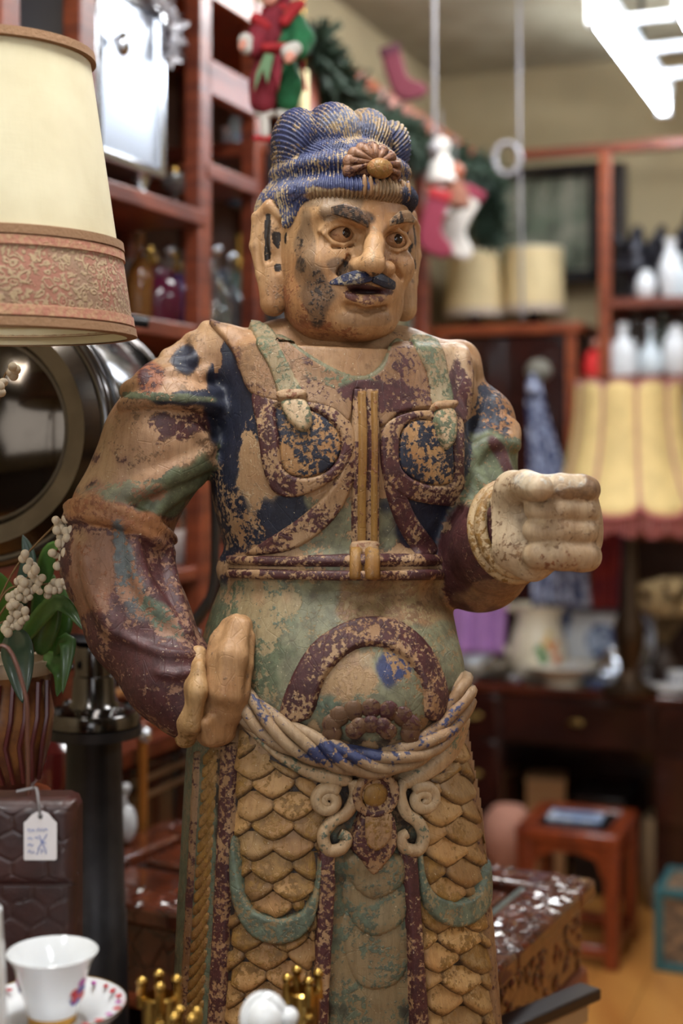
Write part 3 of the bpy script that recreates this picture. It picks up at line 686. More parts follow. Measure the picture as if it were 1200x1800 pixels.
# --- head, built in its own frame (x right, f forward, z up)
HX, HYc = 593, 460; HTH = math.radians(24); hc, hs = math.cos(HTH), math.sin(HTH)
HC = at(HX, HYc, D0)
def H(px, py, ff):
    m = (px-600)/FP; x = (m*(D0-ff*hc)-HC[0]-ff*hs)/(hc-m*hs); D = D0+x*hs-ff*hc
    return np.array([x, ff, CZ+(HY-py)/FP*D-HC[2]])
def toW(V): return np.stack([HC[0]+V[:,0]*hc+V[:,1]*hs, D0+V[:,0]*hs-V[:,1]*hc, HC[2]+V[:,2]], 1)
fh = Field((-.125,-.125,-.205), (.125,.145,.14), .0019)
A = np.array
fh.ell(A([-.002,-.01,.035]), (.082,.105,.085))
fh.ell(A([-.004,.012,-.022]), (.076,.086,.088), .02); fh.ell(A([-.005,.03,-.06]), (.061,.068,.046), .022)
for s in (-1,1):
    fh.ell(A([s*.043-.007,.040,-.058]), (.027,.036,.034), .02); fh.ell(A([s*.044,.066,-.012]), (.030,.024,.026), .018)
fh.ell(A([.002,.078,-.083]), (.040,.022,.020), .018); fh.ell(A([0,.076,-.045]), (.042,.028,.026), .02)
fh.ell(A([0,.06,.05]), (.068,.040,.034), .025)
fh.chain([A([0,-.02,-.08]), A([0,-.028,-.205])], [.060,.066], .008)
EL, ER = H(600,411,.08), H(695,422,.08)
for e, s in ((EL,-1),(ER,1)):
    fh.ell(e+A([0,.017,.0]), (.023,.018,.0150), .010, 'sub')
# brows: deep frown
fh.chain([H(650,398,.098),H(634,384,.100),H(605,374,.094),H(572,372,.082),H(550,382,.066)], [.006,.0085,.0095,.0075,.004], .008)
fh.chain([H(668,402,.098),H(684,392,.096),H(706,383,.085),H(728,388,.062)], [.006,.0075,.0075,.004], .008)
fh.chain([H(657,372,.098),H(659,398,.100)], [.004,.005], .008)
# nose
fh.chain([H(661,402,.098),H(658,432,.112),H(654,462,.122)], [.0085,.0105,.0145], .010)
fh.ell(H(653,466,.119), (.0155,.015,.0125), .006)
for p in (H(630,467,.104), H(678,473,.102)): fh.ell(p, (.0115,.013,.0105), .006)
for p in (H(640,482,.118), H(668,484,.116)): fh.ell(p, (.005,.006,.004), .003, 'sub')
fh.chain([H(612,452,.090),H(600,478,.090),H(588,492,.084)], [.003,.004,.003], .006, 'sub') ; fh.chain([H(690,465,.094),H(702,488,.084)], .003, .006, 'sub')
# mouth
fh.ell(H(643,511,.106), (.024,.022,.0068), .004, 'sub')
fh.chain([H(598,506,.086),H(618,501,.098),H(638,499,.103),H(646,501,.104),H(656,500,.103),H(674,506,.098),H(690,513,.084)], [.003,.0045,.0055,.005,.0055,.0045,.003], .004)
fh.chain([H(600,510,.086),H(616,524,.098),H(643,530,.104),H(670,526,.099),H(689,516,.084)], [.003,.006,.0078,.006,.003], .004)
fh.chain([H(612,540,.096),H(643,546,.099),H(672,541,.095)], .0035, .008, 'sub')
# eyelids
for U in ([(570,412),(582,400),(601,393),(617,399),(627,413)], [(570,412),(586,427),(604,431),(619,425),(627,413)], [(670,421),(681,409),(697,404),(711,411),(719,427)], [(670,421),(682,436),(699,441),(712,437),(719,427)]):
    fh.chain([H(x,y,.0905-.05*abs(i-2)*.05) for i,(x,y) in enumerate(U)], .0027, .002)
for U in ([(562,406),(578,391),(601,383),(621,389),(633,404)], [(668,411),(681,399),(698,394),(715,403)]):
    fh.chain([H(x,y,ff) for (x,y),ff in zip(U,(.080,.087,.091,.092,.091) if len(U) == 5 else (.092,.091,.086,.074))], .0032, .004)
fh.chain([H(585,436,.086),H(605,441,.087),H(622,434,.088)], .0022, .004, 'sub')
V, Q = fh.mesh(); V = smoothV(V, Q, 1); Q = Q[:, ::-1].copy(); VW = toW(V)
Bq, Pq = painter(VW, (182,142,100), TAN2, .25)
blob(Bq, Pq, VW, [(585,585,80,22,ORG,.45,14),(520,530,28,60,ORG,.5),(690,450,24,30,ORG,.3),(600,455,30,30,ORG,.3),(598,366,44,20,DRK,.34,-8,(126,100,74)),(628,378,32,12,DRK,.46,20,(112,88,66)),(715,384,24,8,DRK,.4),(535,450,20,70,DRK,.34,0,(142,114,86)),(558,520,32,46,DRK,.44,0,(128,104,80)),(530,465,10,14,DRK,.5,0,(104,84,66)),(640,560,50,16,DRK,.3,0,(160,126,92)),(598,470,30,14,DRK,.38,12,(130,104,80)),(580,350,60,16,DRK,.3,0,(140,114,86)),
  (643,508,46,9,(70,34,34),.85,6),(618,520,20,8,(98,56,50),.6,20),(650,526,34,8,(124,80,64),.45,0),(655,484,24,7,DRK,.5),(655,430,9,30,PALE,.4),(580,625,100,25,PALE,.4),(660,355,60,12,ORG,.35)])
head = sobj('head', VW, Q, Bq, Pq, STAT)
HBV = BVHTree.FromPolygons(VW.tolist(), Q.tolist())
def hobj(name, mb, base, paint, cov, parent=head, label=None, blobs=(), flip=True):
    Vv = toW(np.concatenate(mb.V)); F = [q[::-1] for q in mb.F] if flip else mb.F
    Bq, Pq = painter(Vv, base, paint, cov); blob(Bq, Pq, Vv, blobs); return sobj(name, Vv, F, Bq, Pq, parent, label)
# eyes
mglaze = mat('eye_glaze', (40,26,20), .12, spec=.6)
for e, s in ((EL,-1),(ER,1)):
    mb = MB(); ec = e-A([0,.007,0]); mb.ball(ec, (.0185,.0165,.0165), 20, 12)
    ey = hobj('eye', mb, (176,132,92), ORG, .3)
    d = (A([.22,.95,.02]) if s < 0 else A([-.02,.97,.02])); d /= np.linalg.norm(d)
    mb = MB(); mb.ball(ec+d*.0125, (.0074,.0074,.005), 18, 8, frame(d)); io = hobj('iris', mb, (52,32,24), DRK, .8, head); io.data.materials[0] = mglaze
# eyebrows: low carved hair tufts
def tuft(path, r, nm, base, paint, cov, n=7, par=head):
    mb = MB(); P = spline(path, 8); m = len(P); r = np.interp(np.linspace(0,1,m), np.linspace(0,1,len(r)), r)
    for k in range(n):
        o = (k/(n-1)-.5)*1.5; pts = P.copy(); pts[:,2] += o*r; pts[:,1] += r*.45*np.sqrt(max(0,1-o*o*.8)); mb.tube(pts, np.maximum(r*.34,.0006), 6)
    return hobj(nm, mb, base, paint, cov, par)
tuft([H(646,396,.107),H(628,380,.108),H(604,371,.102),H(575,370,.089)], [.003,.0085,.008,.002], 'eyebrow', (120,94,72), DRK, .5)
tuft([H(684,393,.104),H(700,383,.099),H(716,381,.088),H(728,389,.074)], [.003,.007,.007,.002], 'eyebrow', (170,146,116), DRK, .4)
tuft([H(652,486,.113),H(630,487,.110),H(604,492,.100),H(577,498,.086)], [.005,.0085,.0065,.0012], 'moustache', (150,138,118), (46,52,84), .62, 8)
tuft([H(654,489,.113),H(672,494,.106),H(690,503,.094),H(706,513,.076)], [.005,.0075,.006,.0012], 'moustache', (120,104,86), (34,38,58), .6, 8)
# ears with long lobes
def ear(pts_rim, lobe, s):
    f = Field((min(s*.06,s*.14), -.06, -.10), (max(s*.06,s*.14), .06, .10), .0017)
    ex = .094 if s > 0 else .087; s_o = s; s = s*ex/.094; f.ell(A([s*.094,-.006,.022]), (.020,.021,.048)); f.ell(A([s*.092,-.002,-.022]), (.016,.016,.04), .012)
    f.chain([A([s*.092,-.002,-.03]), A([s*.094,.0,-.056])], [.0155,.0165], .012)
    f.chain([A([s*.088,.014,.05]), A([s*.101,.004,.063]), A([s*.113,-.008,.05]), A([s*.116,-.010,.015]), A([s*.110,-.006,-.02]), A([s*.104,0,-.045])], [.007,.008,.0075,.007,.006,.007], .004)
    f.chain([A([s*.106,.010,.050]), A([s*.110,.008,.02]), A([s*.105,.008,-.005])], .0036, .002, 'sub')
    f.chain([A([s*.096,.022,.030]), A([s*.096,.020,.0]), A([s*.094,.018,-.018])], [.009,.0095,.004], .004, 'sub')
    f.chain([A([s*.080,.022,.045]), A([s*.079,.024,.02]), A([s*.078,.022,-.0])], [.006,.007,.005], .006)
    V, Q = f.mesh(); V = smoothV(V, Q, 1); W_ = toW(V); Bq, Pq = painter(W_, (180,142,102), TAN2, .3)
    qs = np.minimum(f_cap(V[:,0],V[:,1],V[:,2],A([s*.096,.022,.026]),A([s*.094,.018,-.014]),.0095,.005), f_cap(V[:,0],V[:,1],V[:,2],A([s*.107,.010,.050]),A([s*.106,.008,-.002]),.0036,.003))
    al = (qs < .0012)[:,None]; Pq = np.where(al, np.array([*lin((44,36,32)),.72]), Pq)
    return sobj('ear', W_, Q[:, ::-1].copy(), Bq, Pq, head)
ear(None, None, -1); ear(None, None, 1)
# --- hair: combed cap, front rolls and a swept topknot, all ridged
f = Field((-.125,-.135,-.03), (.125,.135,.215), .0014)
f.ell(A([0,-.012,.040]), (.092,.1085,.088))
f.ell(A([.003,.002,.076]), (.0950,.108,.034), .012); f.ell(A([.003,.0,.110]), (.088,.098,.028), .012); f.ell(A([-.062,-.03,.06]), (.034,.05,.04), .01)
for s in (-1,1): f.ell(A([s*(.092 if s > 0 else .0855),.0,.018]), (.030,.027,.055), .004, 'sub')
x_, y_, z_ = f.ax[0][:,None,None], f.ax[1][None,:,None], f.ax[2][None,None,:]
hl = np.interp(f.ax[1], [-.13,-.03,.012,.035,.058,.075,.12], [-.05,-.03,.028,.036,.058,.0605,.0615]).astype(np.float32)[None,:,None]
f.F = -smin(-f.F, -(hl-z_+0*x_+0*f.F)*.8, .006)
K = []
def lobe(px, py, ff, r): f.ell(H(px,py,ff), r, .004)
lobe(522,252,.005,(.031,.040,.043)); lobe(582,244,.015,(.037,.048,.044)); lobe(640,248,.012,(.032,.046,.040)); lobe(688,264,.0,(.021,.036,.037)); lobe(600,285,.01,(.07,.07,.03)); lobe(505,275,0,(.018,.03,.022))
# combed grooves
X3 = np.broadcast_to(x_, f.F.shape); 
org = H(610,345,.03)
ang = np.arctan2(z_-org[2], x_-org[0]-.0*y_)+0*f.F
phi = np.arctan2(x_, y_+.0)+0*f.F
top = 1/(1+np.exp(-(z_-(.126-.10*np.abs(x_)))/.004))
g1 = np.sin(140*ang+2.0*np.sin(9*ang)); g2 = np.sin(128*phi-190*np.abs(x_)*(z_-.07)*np.sign(x_)*4+1.6*np.sin(7*phi))
G = (top*g1+(1-top)*g2).astype(np.float32)
f.F = f.F+.0015*G
V, Q = f.mesh(); W_ = toW(V); Q = Q[:, ::-1].copy()
gi = np.clip(np.round((V-f.lo)/f.h).astype(int), 0, np.array(f.F.shape)-1); gv = G[tuple(gi.T)]
Bq, Pq = painter(W_, (168,148,116), BLU, .50); blob(Bq, Pq, W_, [(520,250,40,60,BLU,.62),(600,330,60,22,BLU,.72),(560,345,60,14,TAN2,.3),(690,340,40,26,TAN2,.3),(720,380,22,60,(40,44,66),.7),(510,330,40,60,BLU,.5),(640,215,70,30,(92,96,116),.45),(610,345,90,10,TAN2,.4,0,(150,124,92))])
Pq[:,3] = np.clip(Pq[:,3]+.11*gv+.08, 0, 1); Bq[:,:3] *= (1-.22*(gv > .3))[:,None]
hair = sobj('hair', W_, Q, Bq, Pq, STAT)
HRV = BVHTree.FromPolygons(W_.tolist(), Q.tolist())
# hair ornament: scalloped shell with a domed stone
oc = H(656,290,.098); mb = MB()
for k in range(9):
    a = PI*(-.06+1.12*k/8); q = oc+A([.030*math.cos(a), -.004, -.004+.024*math.sin(a)])
    mb.ball(q, (.0095,.008,.0095), 12, 8); mb.tube([oc+A([.008*math.cos(a),.008,.006*math.sin(a)]), q+A([.003*math.cos(a),.006,.003*math.sin(a)])], [.003,.005], 6)
mb.ball(oc+A([0,-.004,.003]), (.030,.012,.022), 16, 10)
orn = hobj('hair_ornament', mb, (142,104,78), MAR, .4, STAT)
mb = MB(); mb.ball(oc+A([.003,.012,-.006]), (.0165,.012,.0125), 18, 10); hobj('domed_stone', mb, (168,118,66), OCH, .5, orn)
mb = MB()
for k in range(8): mb.ball(H(640+k*11,325+k*1.5,.107-.0012*abs(k-1)**1.5), (.0034,.005,.013), 8, 6)
hobj('fringe_comb', mb, (170,138,100), BLU, .3, hair)
# base of the figure, below the frame
mb = MB(); mb.lathe([(.21,0),(.22,.03),(.22,.10),(.20,.13),(.20,.20),(.225,.23),(.225,.30),(.19,.32)], (0,0,0), 28, wob=lambda a,z: 1+.05*math.cos(4*a))
V0 = np.concatenate(mb.V)+SO; mbobj
mb2 = MB(); mb2.add(V0, mb.F); mbobj('plinth', mb2, TAN2, MAR, .4, STAT, None, (), 40)
mb = MB(); mb.lathe([(.185,.32),(.205,.42),(.212,.60),(.208,.71),(.17,.712)], (0,0,0), 32, wob=lambda a,z: 1+.03*math.cos(6*a)-.1*abs(math.sin(a)))
mb2 = MB(); mb2.add(np.concatenate(mb.V)+SO, mb.F); mbobj('robe_hem', mb2, TAN, OCH, .4, STAT, None, (), 60)
# ================================================================== FURNITURE AND FIXTURES
def bpx(a, px):
    m = (px-600)/FP; return (C0[0]+VV[0]*a-m*(C0[1]+VV[1]*a))/(UU[0]-UU[1]*m)
def zof(py, Y): return CZ+(HY-py)/FP*Y
def rot2(v, a): return np.array([v[0]*math.cos(a)-v[1]*math.sin(a), v[0]*math.sin(a)+v[1]*math.cos(a)])
wood_r = mat('red_brown_wood', (132,62,34), .42, col2=(96,42,26), vscale=2, stretch=(3,3,14), coat=.06)
wood_o = mat('orange_brown_wood', (150,74,38), .35, col2=(118,54,30), vscale=2, stretch=(3,3,14), coat=.2)
wood_d = mat('dark_mahogany', (56,24,18), .22, col2=(36,15,13), vscale=2, stretch=(3,12,3), coat=.4)
wood_k = mat('black_brown_wood', (34,24,22), .35)
brass = mat('brass', (186,150,80), .24, 1.0); steel = mat('polished_steel', (138,134,132), .14, 1.0, var=.35, vscale=5); iron = mat('grey_iron', (66,64,66), .42, .85, var=.35, vscale=14)
glass = mat('clear_glass', (235,240,240), .04, trans=.95, spec=.6); glassg = mat('grey_green_glass', (170,190,180), .06, trans=.8); porc = mat('white_porcelain', (226,228,230), .12, coat=.5)
silver = mat('silver', (200,202,206), .16, 1.0); black = mat('black_lacquer', (22,20,22), .25)
tube_m = mat('lit_fluorescent_tube', (255,255,255), .4, emit=(232,242,255), estr=34); white_m = mat('white_enamel', (225,228,230), .35)
# ---- fluorescent battens
def batten(a, b, label, dz=0):
    c = RM(a, b, CEIL-dz); L = thing('fluorescent_light', label, 'ceiling light', c, RZ, 'twin tube ceiling lights')
    for s in (-1,1): mb = MB(); mb.box((s*.125,0,-.04), (.06,1.3,.05)); part(L, 'light_tray', mb, white_m, .01)
    for s in (-1,1):
        mb = MB(); mb.tube([(s*.125,-.6,-.12),(s*.125,.6,-.12)], .021, 12); part(L, 'fluorescent_tube', mb, tube_m)
        for e in (-1,1): mb = MB(); mb.box((s*.125,e*.62,-.09), (.05,.04,.12)); part(L, 'tube_holder', mb, white_m, .005)
    for e in (-.35,0,.35):
        mb = MB(); mb.box((0,e,-.06), (.2,.035,.02)); part(L, 'cross_bar', mb, white_m)
    for s in (-1,1):
        mb = MB(); mb.tube([(s*.1,0,-.03),(s*.1,.0,max(dz,.001))], .008, 6); part(L, 'hanger', mb, iron)
names = ['glaring white twin tube light at upper right of picture','twin tube ceiling light above the statue, out of the picture','twin tube ceiling light far right of the statue, out of the picture','added unseen twin tube ceiling light above the desk front, out of the picture','twin tube ceiling light behind the viewer, above left','twin tube ceiling light behind the viewer, far right']
for (a, b, p, dz), nm in zip(FIX, names): batten(a, b, nm, dz)
mb = MB(); pth = [at(912,62,4.55), at(990,46,4.6), at(1078,30,4.65)]
for p in pth: p[2] = CEIL-.015
mb.tube(pth, .012, 8); solo('conduit', mb, mat('grey_conduit', (110,104,98), .6), 'dark thin conduit along ceiling running to tube light', 'conduit')
cord = mat('pale_cord', (128,124,126), .5)
mb = MB(); Y = 4.55; p0 = at(912,62,Y); p0[2] = CEIL
mb.tube([p0, at(912,200,Y), at(914,330,Y), at(918,560,Y)], .0042, 8); r_ = thing('electric_cable', 'pale cord with coiled loop hanging above the drum lampshades', 'cord', at(918,560,Y)); part(r_, 'cord', mb, cord, world=True)
mb = MB(); c = at(890,278,Y-.03)
for k in range(3): mb.tube([c+np.array([.040*math.cos(t)+.003*k,.006*k,.050*math.sin(t)]) for t in np.linspace(0,2*PI,30,endpoint=False)], .007, 6, closed=True)
part(r_, 'coil', mb, cord, world=True)
Y = 4.0; p0 = at(763,0,Y); p0[2] = CEIL; mb = MB(); mb.tube([p0, at(763,250,Y)], .005, 8); mb.lathe([(.012,0),(.02,-.02),(.006,-.05)], at(763,250,Y), 10)
solo('hanging_rod', mb, cord, 'pale straight rod hanging from ceiling right of statue hair', 'rod')
# ---- long red-brown shelving along the left wall
SD = .40
L = thing('wall_shelving', 'tall red-brown wooden shelving along left wall, filled with glassware', 'shelving', RM(.2, 2.6, 0), RZ)
for px in (20, 155, 362, 458, 552, 640, 750):
    b = bpx(SD, px); zl = 2.0 if px == 20 else 0; mb = MB(); rbox(mb, SD-.04, SD, b-.028, b+.028, zl, 2.66); part(L, 'post', mb, wood_r, .004, world=True)
    mb = MB(); rbox(mb, .02, .06, b-.028, b+.028, zl, 2.66); part(L, 'post', mb, wood_r, .004, world=True)
B0, B1 = bpx(SD, 10), bpx(SD, 866); B0l, B1l = bpx(SD, 152), bpx(SD, 754)
for z0, z1, nm, bb in ((1.825,1.86,'shelf',None),(2.60,2.66,'top_board',None),(1.30,1.33,'shelf',None),(.95,.98,'shelf',None),(.05,.09,'shelf',None)):
    mb = MB(); rbox(mb, .01, SD-.005, *((B1l, B0l) if z0 < 2 else (B1, B0)), z0, z1); part(L, nm, mb, wood_r if z0 < 2.5 else wood_o, .004, world=True)
def zs(px, py): b = bpx(SD, px); return zof(py, RM(SD, b)[1])
for p0, p1, py in ((20,362,372),(362,458,322),(458,640,330),(640,754,430)):
    z = zs(p1, py); mb = MB(); rbox(mb, .01, SD+.004, bpx(SD,p1), bpx(SD,p0), z-.035, z); part(L, 'shelf', mb, wood_r, .004, world=True)
ZSH = zs(362,372); ZS2 = zs(458,322)
mb = MB(); rbox(mb, .01, SD-.02, B1l, B0l, .98, 1.02)
for b_0, b_1 in zip(np.linspace(B1l+.03,B0l-.03,7)[:-1], np.linspace(B1l+.03,B0l-.03,7)[1:]): mb = MB(); rbox(mb, SD-.025, SD-.008, b_0+.01, b_1-.01, .1, .94); d_ = part(L, 'door', mb, wood_d, .004, world=True); mb = MB(); mb.ball(RM(SD,(b_0+.06),.6), .014, 10, 7); part(d_, 'knob', mb, brass, world=True)
mb = MB(); rbox(mb, 0.002, .012, B1l, B0l, 0, 2.1); rbox(mb, 0.002, .012, B1l, B0, 2.1, 2.6); part(L, 'back_panel', mb, mat('dark_brown_panel', (84,56,40), .6), world=True)  # one even dark brown for the shelf backs
for p0, p1 in ((362,458),):
    mb = MB(); rbox(mb, SD-.03, SD, bpx(SD,p1), bpx(SD,p0), 2.38, 2.46); part(L, 'rail', mb, wood_r, .004, world=True)
def vessel(kind, h, r, n=20):
    P = {'decanter': [(.0,0),(.8,0),(.95,.08),(1,.22),(.85,.42),(.4,.58),(.22,.66),(.2,.80),(.3,.84),(.16,.86)],
         'goblet': [(.0,0),(.75,0),(.7,.03),(.12,.08),(.1,.42),(.3,.48),(.85,.62),(1,.8),(.9,1),(.84,1),(.92,.8),(.75,.64),(0,.52)],
         'vase': [(0,0),(.6,0),(.65,.05),(1,.35),(.95,.55),(.5,.78),(.42,.86),(.62,1),(.55,1),(.36,.86),(.4,.78),(0,.7)],
         'bottle': [(0,0),(.95,0),(1,.04),(1,.5),(.9,.6),(.35,.72),(.3,.9),(.4,.92),(.4,1),(0,1)],
         'tumbler': [(0,0),(.8,0),(1,1),(.93,1),(.75,.06),(0,.06)],
         'jar': [(0,0),(.7,0),(.95,.12),(1,.45),(.85,.72),(.55,.8),(.6,.86),(.5,.95),(.15,.97),(.15,1),(0,1)],
         'bowl': [(0,0),(.4,0),(.42,.08),(.75,.35),(1,1),(.95,1),(.7,.4),(0,.16)],
         'candlestick': [(0,0),(1,0),(.95,.06),(.4,.12),(.22,.2),(.35,.3),(.2,.4),(.18,.7),(.4,.78),(.5,.82),(.45,.88),(.28,.9),(.24,1),(0,1)]}[kind]
    mb = MB(); mb.lathe([(a*r, z*h) for a, z in P], (0,0,0), n); return mb
ORD = ['first','second','third','fourth','fifth','sixth','seventh','eighth','ninth','tenth','eleventh','twelfth']
def ware(kind, p, h, r, m, label, cat, group=None, cap=None, capm=None, rz=0):
    t = thing({'decanter':'decanter','goblet':'stemmed_glass','vase':'vase','bottle':'bottle','tumbler':'tumbler','jar':'lidded_jar','bowl':'bowl','candlestick':'candlestick'}[kind], label, cat, p, rz, group)
    part(t, 'vessel' if kind != 'candlestick' else 'stem', vessel(kind, h, r), m, sharp=50)
    if cap:
        mb = MB(); mb.tube([(0,0,h*.84),(0,0,h*.9)], r*.16, 10); mb.ball((0,0,h*.84+cap*1.1), cap, 14, 9); part(t, 'stopper', mb, capm or glass)  # shiny stopper balls added to reflect the lamps as bright glints
    return t
def onshelf(px, a, z): return RM(a, bpx(a, px), z)
LS = 'on the lower left shelf'
gl = [(228,.2,'goblet',.16,.035,glass),(246,.3,'bottle',.2,.03,mat('amber_glass',(150,100,50),.06,trans=.6)),(262,.2,'candlestick',.2,.04,brass),(280,.32,'jar',.13,.05,mat('dark_ruby_glass',(70,20,40),.1)),(296,.26,'decanter',.20,.042,glass),(312,.32,'vase',.12,.032,mat('violet_glass',(110,80,130),.08,trans=.5)),(326,.27,'decanter',.20,.045,glass),(336,.15,'bowl',.10,.05,glassg),(270,.12,'bottle',.21,.03,mat('brown_stoneware',(120,90,60),.4)),(306,.14,'candlestick',.22,.04,brass)]
for i, (px, a, k, h, r, m) in enumerate(gl):
    ware(k, onshelf(px, a, 1.86), h, r, m, '%s piece of glassware from left %s, left of the post'%(ORD[i], LS), 'glassware', None, .016 if k == 'decanter' else None, silver)
gl = [(378,.3,'decanter',.22,.045,glass),(392,.15,'vase',.2,.05,mat('pale_blue_glass',(150,165,200),.08,trans=.5)),(404,.3,'decanter',.21,.04,glass),(412,.12,'bottle',.22,.035,mat('crimson_glass',(150,30,50),.12)),(428,.3,'goblet',.17,.045,glassg),(420,.18,'bottle',.3,.02,mat('brass_bright',(220,180,90),.18,1.0)),(440,.2,'bottle',.26,.035,mat('straw_yellow',(206,190,120),.4)),(452,.3,'bowl',.13,.07,glassg),(474,.26,'bowl',.14,.07,glassg),(490,.2,'bowl',.13,.06,glass)]
for i, (px, a, k, h, r, m) in enumerate(gl):
    ware(k, onshelf(px, a, 1.86), h, r, m, '%s piece of glassware from left %s, right of the post'%(ORD[i], LS), 'glassware', None, .017 if k == 'decanter' else None, silver)
for i, (px, a, k, h, r, m) in enumerate([(398,.25,'decanter',.2,.04,glass),(412,.2,'vase',.18,.035,mat('blue_glass',(120,150,190),.06,trans=.6)),(426,.28,'goblet',.2,.035,glass),(438,.2,'tumbler',.1,.035,glassg)]):
    ware(k, onshelf(px, a, ZS2), h, r, m, '%s clear or bluish glass from left on the upper shelf beside hanging elf'%ORD[i], 'glassware')
ware('goblet', onshelf(308,.33,ZSH), .085, .032, glass, 'small glass with added brass ball for its yellow glint beside the silver cabinet foot', 'glassware', None, .018, brass)  # brass ball on the glass stands in for a yellow highlight
# silver panel-fronted cabinet on the upper shelf
b0, b1 = bpx(.36,168), bpx(.36,288); zb = ZSH+.055
L = thing('metal_cabinet', 'bluish silver metal cabinet on small feet, upper left shelf', 'cabinet', RM(.22,(b0+b1)/2,ZSH), RZ)
pan = mat('brushed_silver_panel', (206,214,226), .30, .9, coat=.3)
mb = MB(); rbox(mb, .1, .345, b1, b0, zb, zb+.36); part(L, 'cabinet_box', mb, mat('grey_metal', (120,122,128), .4, .7), .006, world=True)
mb = MB(); rbox(mb, .345, .356, b1+.02, b0-.02, zb+.02, zb+.34); part(L, 'door', mb, pan, .004, world=True)
for s in (0, 1):
    bb = b1+.01 if s == 0 else b0-.01
    mb = MB(); rbox(mb, .345, .365, bb-.012, bb+.012, zb, zb+.36); part(L, 'door_frame', mb, silver, .003, world=True)
for s in (zb+.008, zb+.352):
    mb = MB(); rbox(mb, .345, .364, b1, b0, s-.01, s+.01); part(L, 'door_frame', mb, silver, .003, world=True)
mb = MB(); c = RM(.365,b0-.06,zb+.24); mb.tube([c, c+VV.tolist()[0]*np.array([.02,0,0])], .01, 10); mb.ball(c+np.array([.02,-.008,-.01]), (.016,.016,.026), 12, 8); part(L, 'handle', mb, silver, world=True)
for aa in (.14,.32):
    for bb in (b1+.03, b0-.03):
        mb = MB(); mb.lathe([(.012,0),(.02,.01),(.014,.03),(.022,.056)], RM(aa,bb,ZSH), 12); part(L, 'foot', mb, silver, world=True)
def fluff(name, path, r, m, label, cat, n=400, ln=.03, core=None):
    """garland: a core with many short needles"""
    P = spline(path, 12); mb = MB(); t = thing(name, label, cat, P[len(P)//2]-np.array([0,0,r])); mb.tube(P, r*.35, 6); part(t, 'wire', mb, core or m, world=True)
    mb = MB()
    for i in range(n):
        q = P[rng.integers(len(P))]+rng.normal(0,.006,3); d = rng.normal(0,1,3); d /= np.linalg.norm(d); e = q+d*r*rng.uniform(.7,1.25); s_ = np.cross(d, rng.normal(0,1,3)); s_ *= ln*.18/np.linalg.norm(s_)
        mb.add([q-s_, q+s_, e+s_*.5, e-s_*.5], [[0,1,2,3]])
    o = part(t, 'needles', mb, m, world=True, smooth=False); o['kind'] = 'stuff'; return t
tin = mat('white_tinsel', (214,212,216), .3, .3)
fluff('tinsel_garland', [RM(.37,b0+.02,zb+.40), RM(.38,(b0+b1)/2,zb+.385), RM(.38,b1,zb+.34), RM(.38,b1-.005,zb+.27)], .022, tin, 'white tinsel garland lying over top of silver cabinet', 'garland', 300, .03)
mb = MB(); bp = spline([onshelf(95,.42,2.50)+0, onshelf(120,.42,2.478), onshelf(150,.42,2.484), onshelf(180,.42,2.515)], 8)
t = thing('bead_string', 'string of small gold beads hung in front of left shelf post', 'beads', bp[0]); 
for p in bp: mb = MB(); mb.ball(p, .008, 8, 6); part(t, 'bead', mb, brass, world=True)
mb = MB(); q0 = onshelf(300,.28,ZSH+.04); q1 = onshelf(348,.05,ZSH+.30); mb.beam(q0, q1, .03, .02); solo('wooden_plank', mb, wood_r, 'reddish plank leaning diagonally on the upper left shelf', 'plank', .002)
ware('jar', RM(.2,bpx(.2,390),2.66), .14, .09, mat('terracotta', (160,84,66), .7), 'terracotta pot on top of the left shelving above the post', 'pot')
ware('bowl', RM(.25,bpx(.25,60),2.46) if 0 else onshelf(62,.25,ZSH), .1, .09, porc, 'white bowl on upper left shelf behind the large lampshade', 'bowl')
# garland along the top of the shelving, stocking and bows
gm = mat('dark_green_needles', (42,62,44), .7, var=.4, vscale=60)
gp = [RM(SD+.01,bpx(SD,px),2.64+dz) for px, dz in ((545,.0),(580,-.07),(625,-.11),(680,-.10),(730,-.12),(790,-.10),(845,-.06),(852,-.14),(854,-.27))]
fluff('pine_garland', gp, .075, gm, 'dark green pine garland draped along top edge of left shelving', 'garland', 3200, .05)
def stocking(px, py, Y, s, m, mc, label, ang=0):
    o = at(px,py,Y); t = thing('stocking', label, 'stocking', o); prof = [(-.04,.13),(.04,.13),(.045,.0),(.10,-.05),(.115,-.09),(.07,-.115),(-.01,-.10),(-.045,-.04)]
    P = spline(prof, 4, True)*s; R = lambda v: rot2(v, ang); mb = MB(); mb.prism([R(v) for v in P], .04*s); part(t, 'sock', mb, m, .012*s)
    mb = MB(); mb.prism([R(v) for v in np.array([(-.048,.12),(.05,.12),(.05,.165),(-.048,.165)])*s], .05*s); part(t, 'cuff', mb, mc, .01*s)
redc = mat('red_cloth', (170,28,36), .8, var=.3, vscale=20); crim = mat('dusty_crimson_felt', (92,28,42), .85); wfur = mat('white_fur', (196,190,182), .95, bump=.6, bscale=120); pinkc = mat('raspberry_cloth', (122,36,56), .85)
stocking(700,140,4.2,.62,crim,mat('dark_plum_felt',(70,26,40),.9),'dusty crimson stocking on the garland near ceiling corner',.3)
stocking(757,400,4.35,.72,pinkc,redc,'raspberry red stocking hanging right of the statue head',-.25)
stocking(800,395,4.5,.8,wfur,pinkc,'white fluffy stocking hanging beside the raspberry one',-.5)
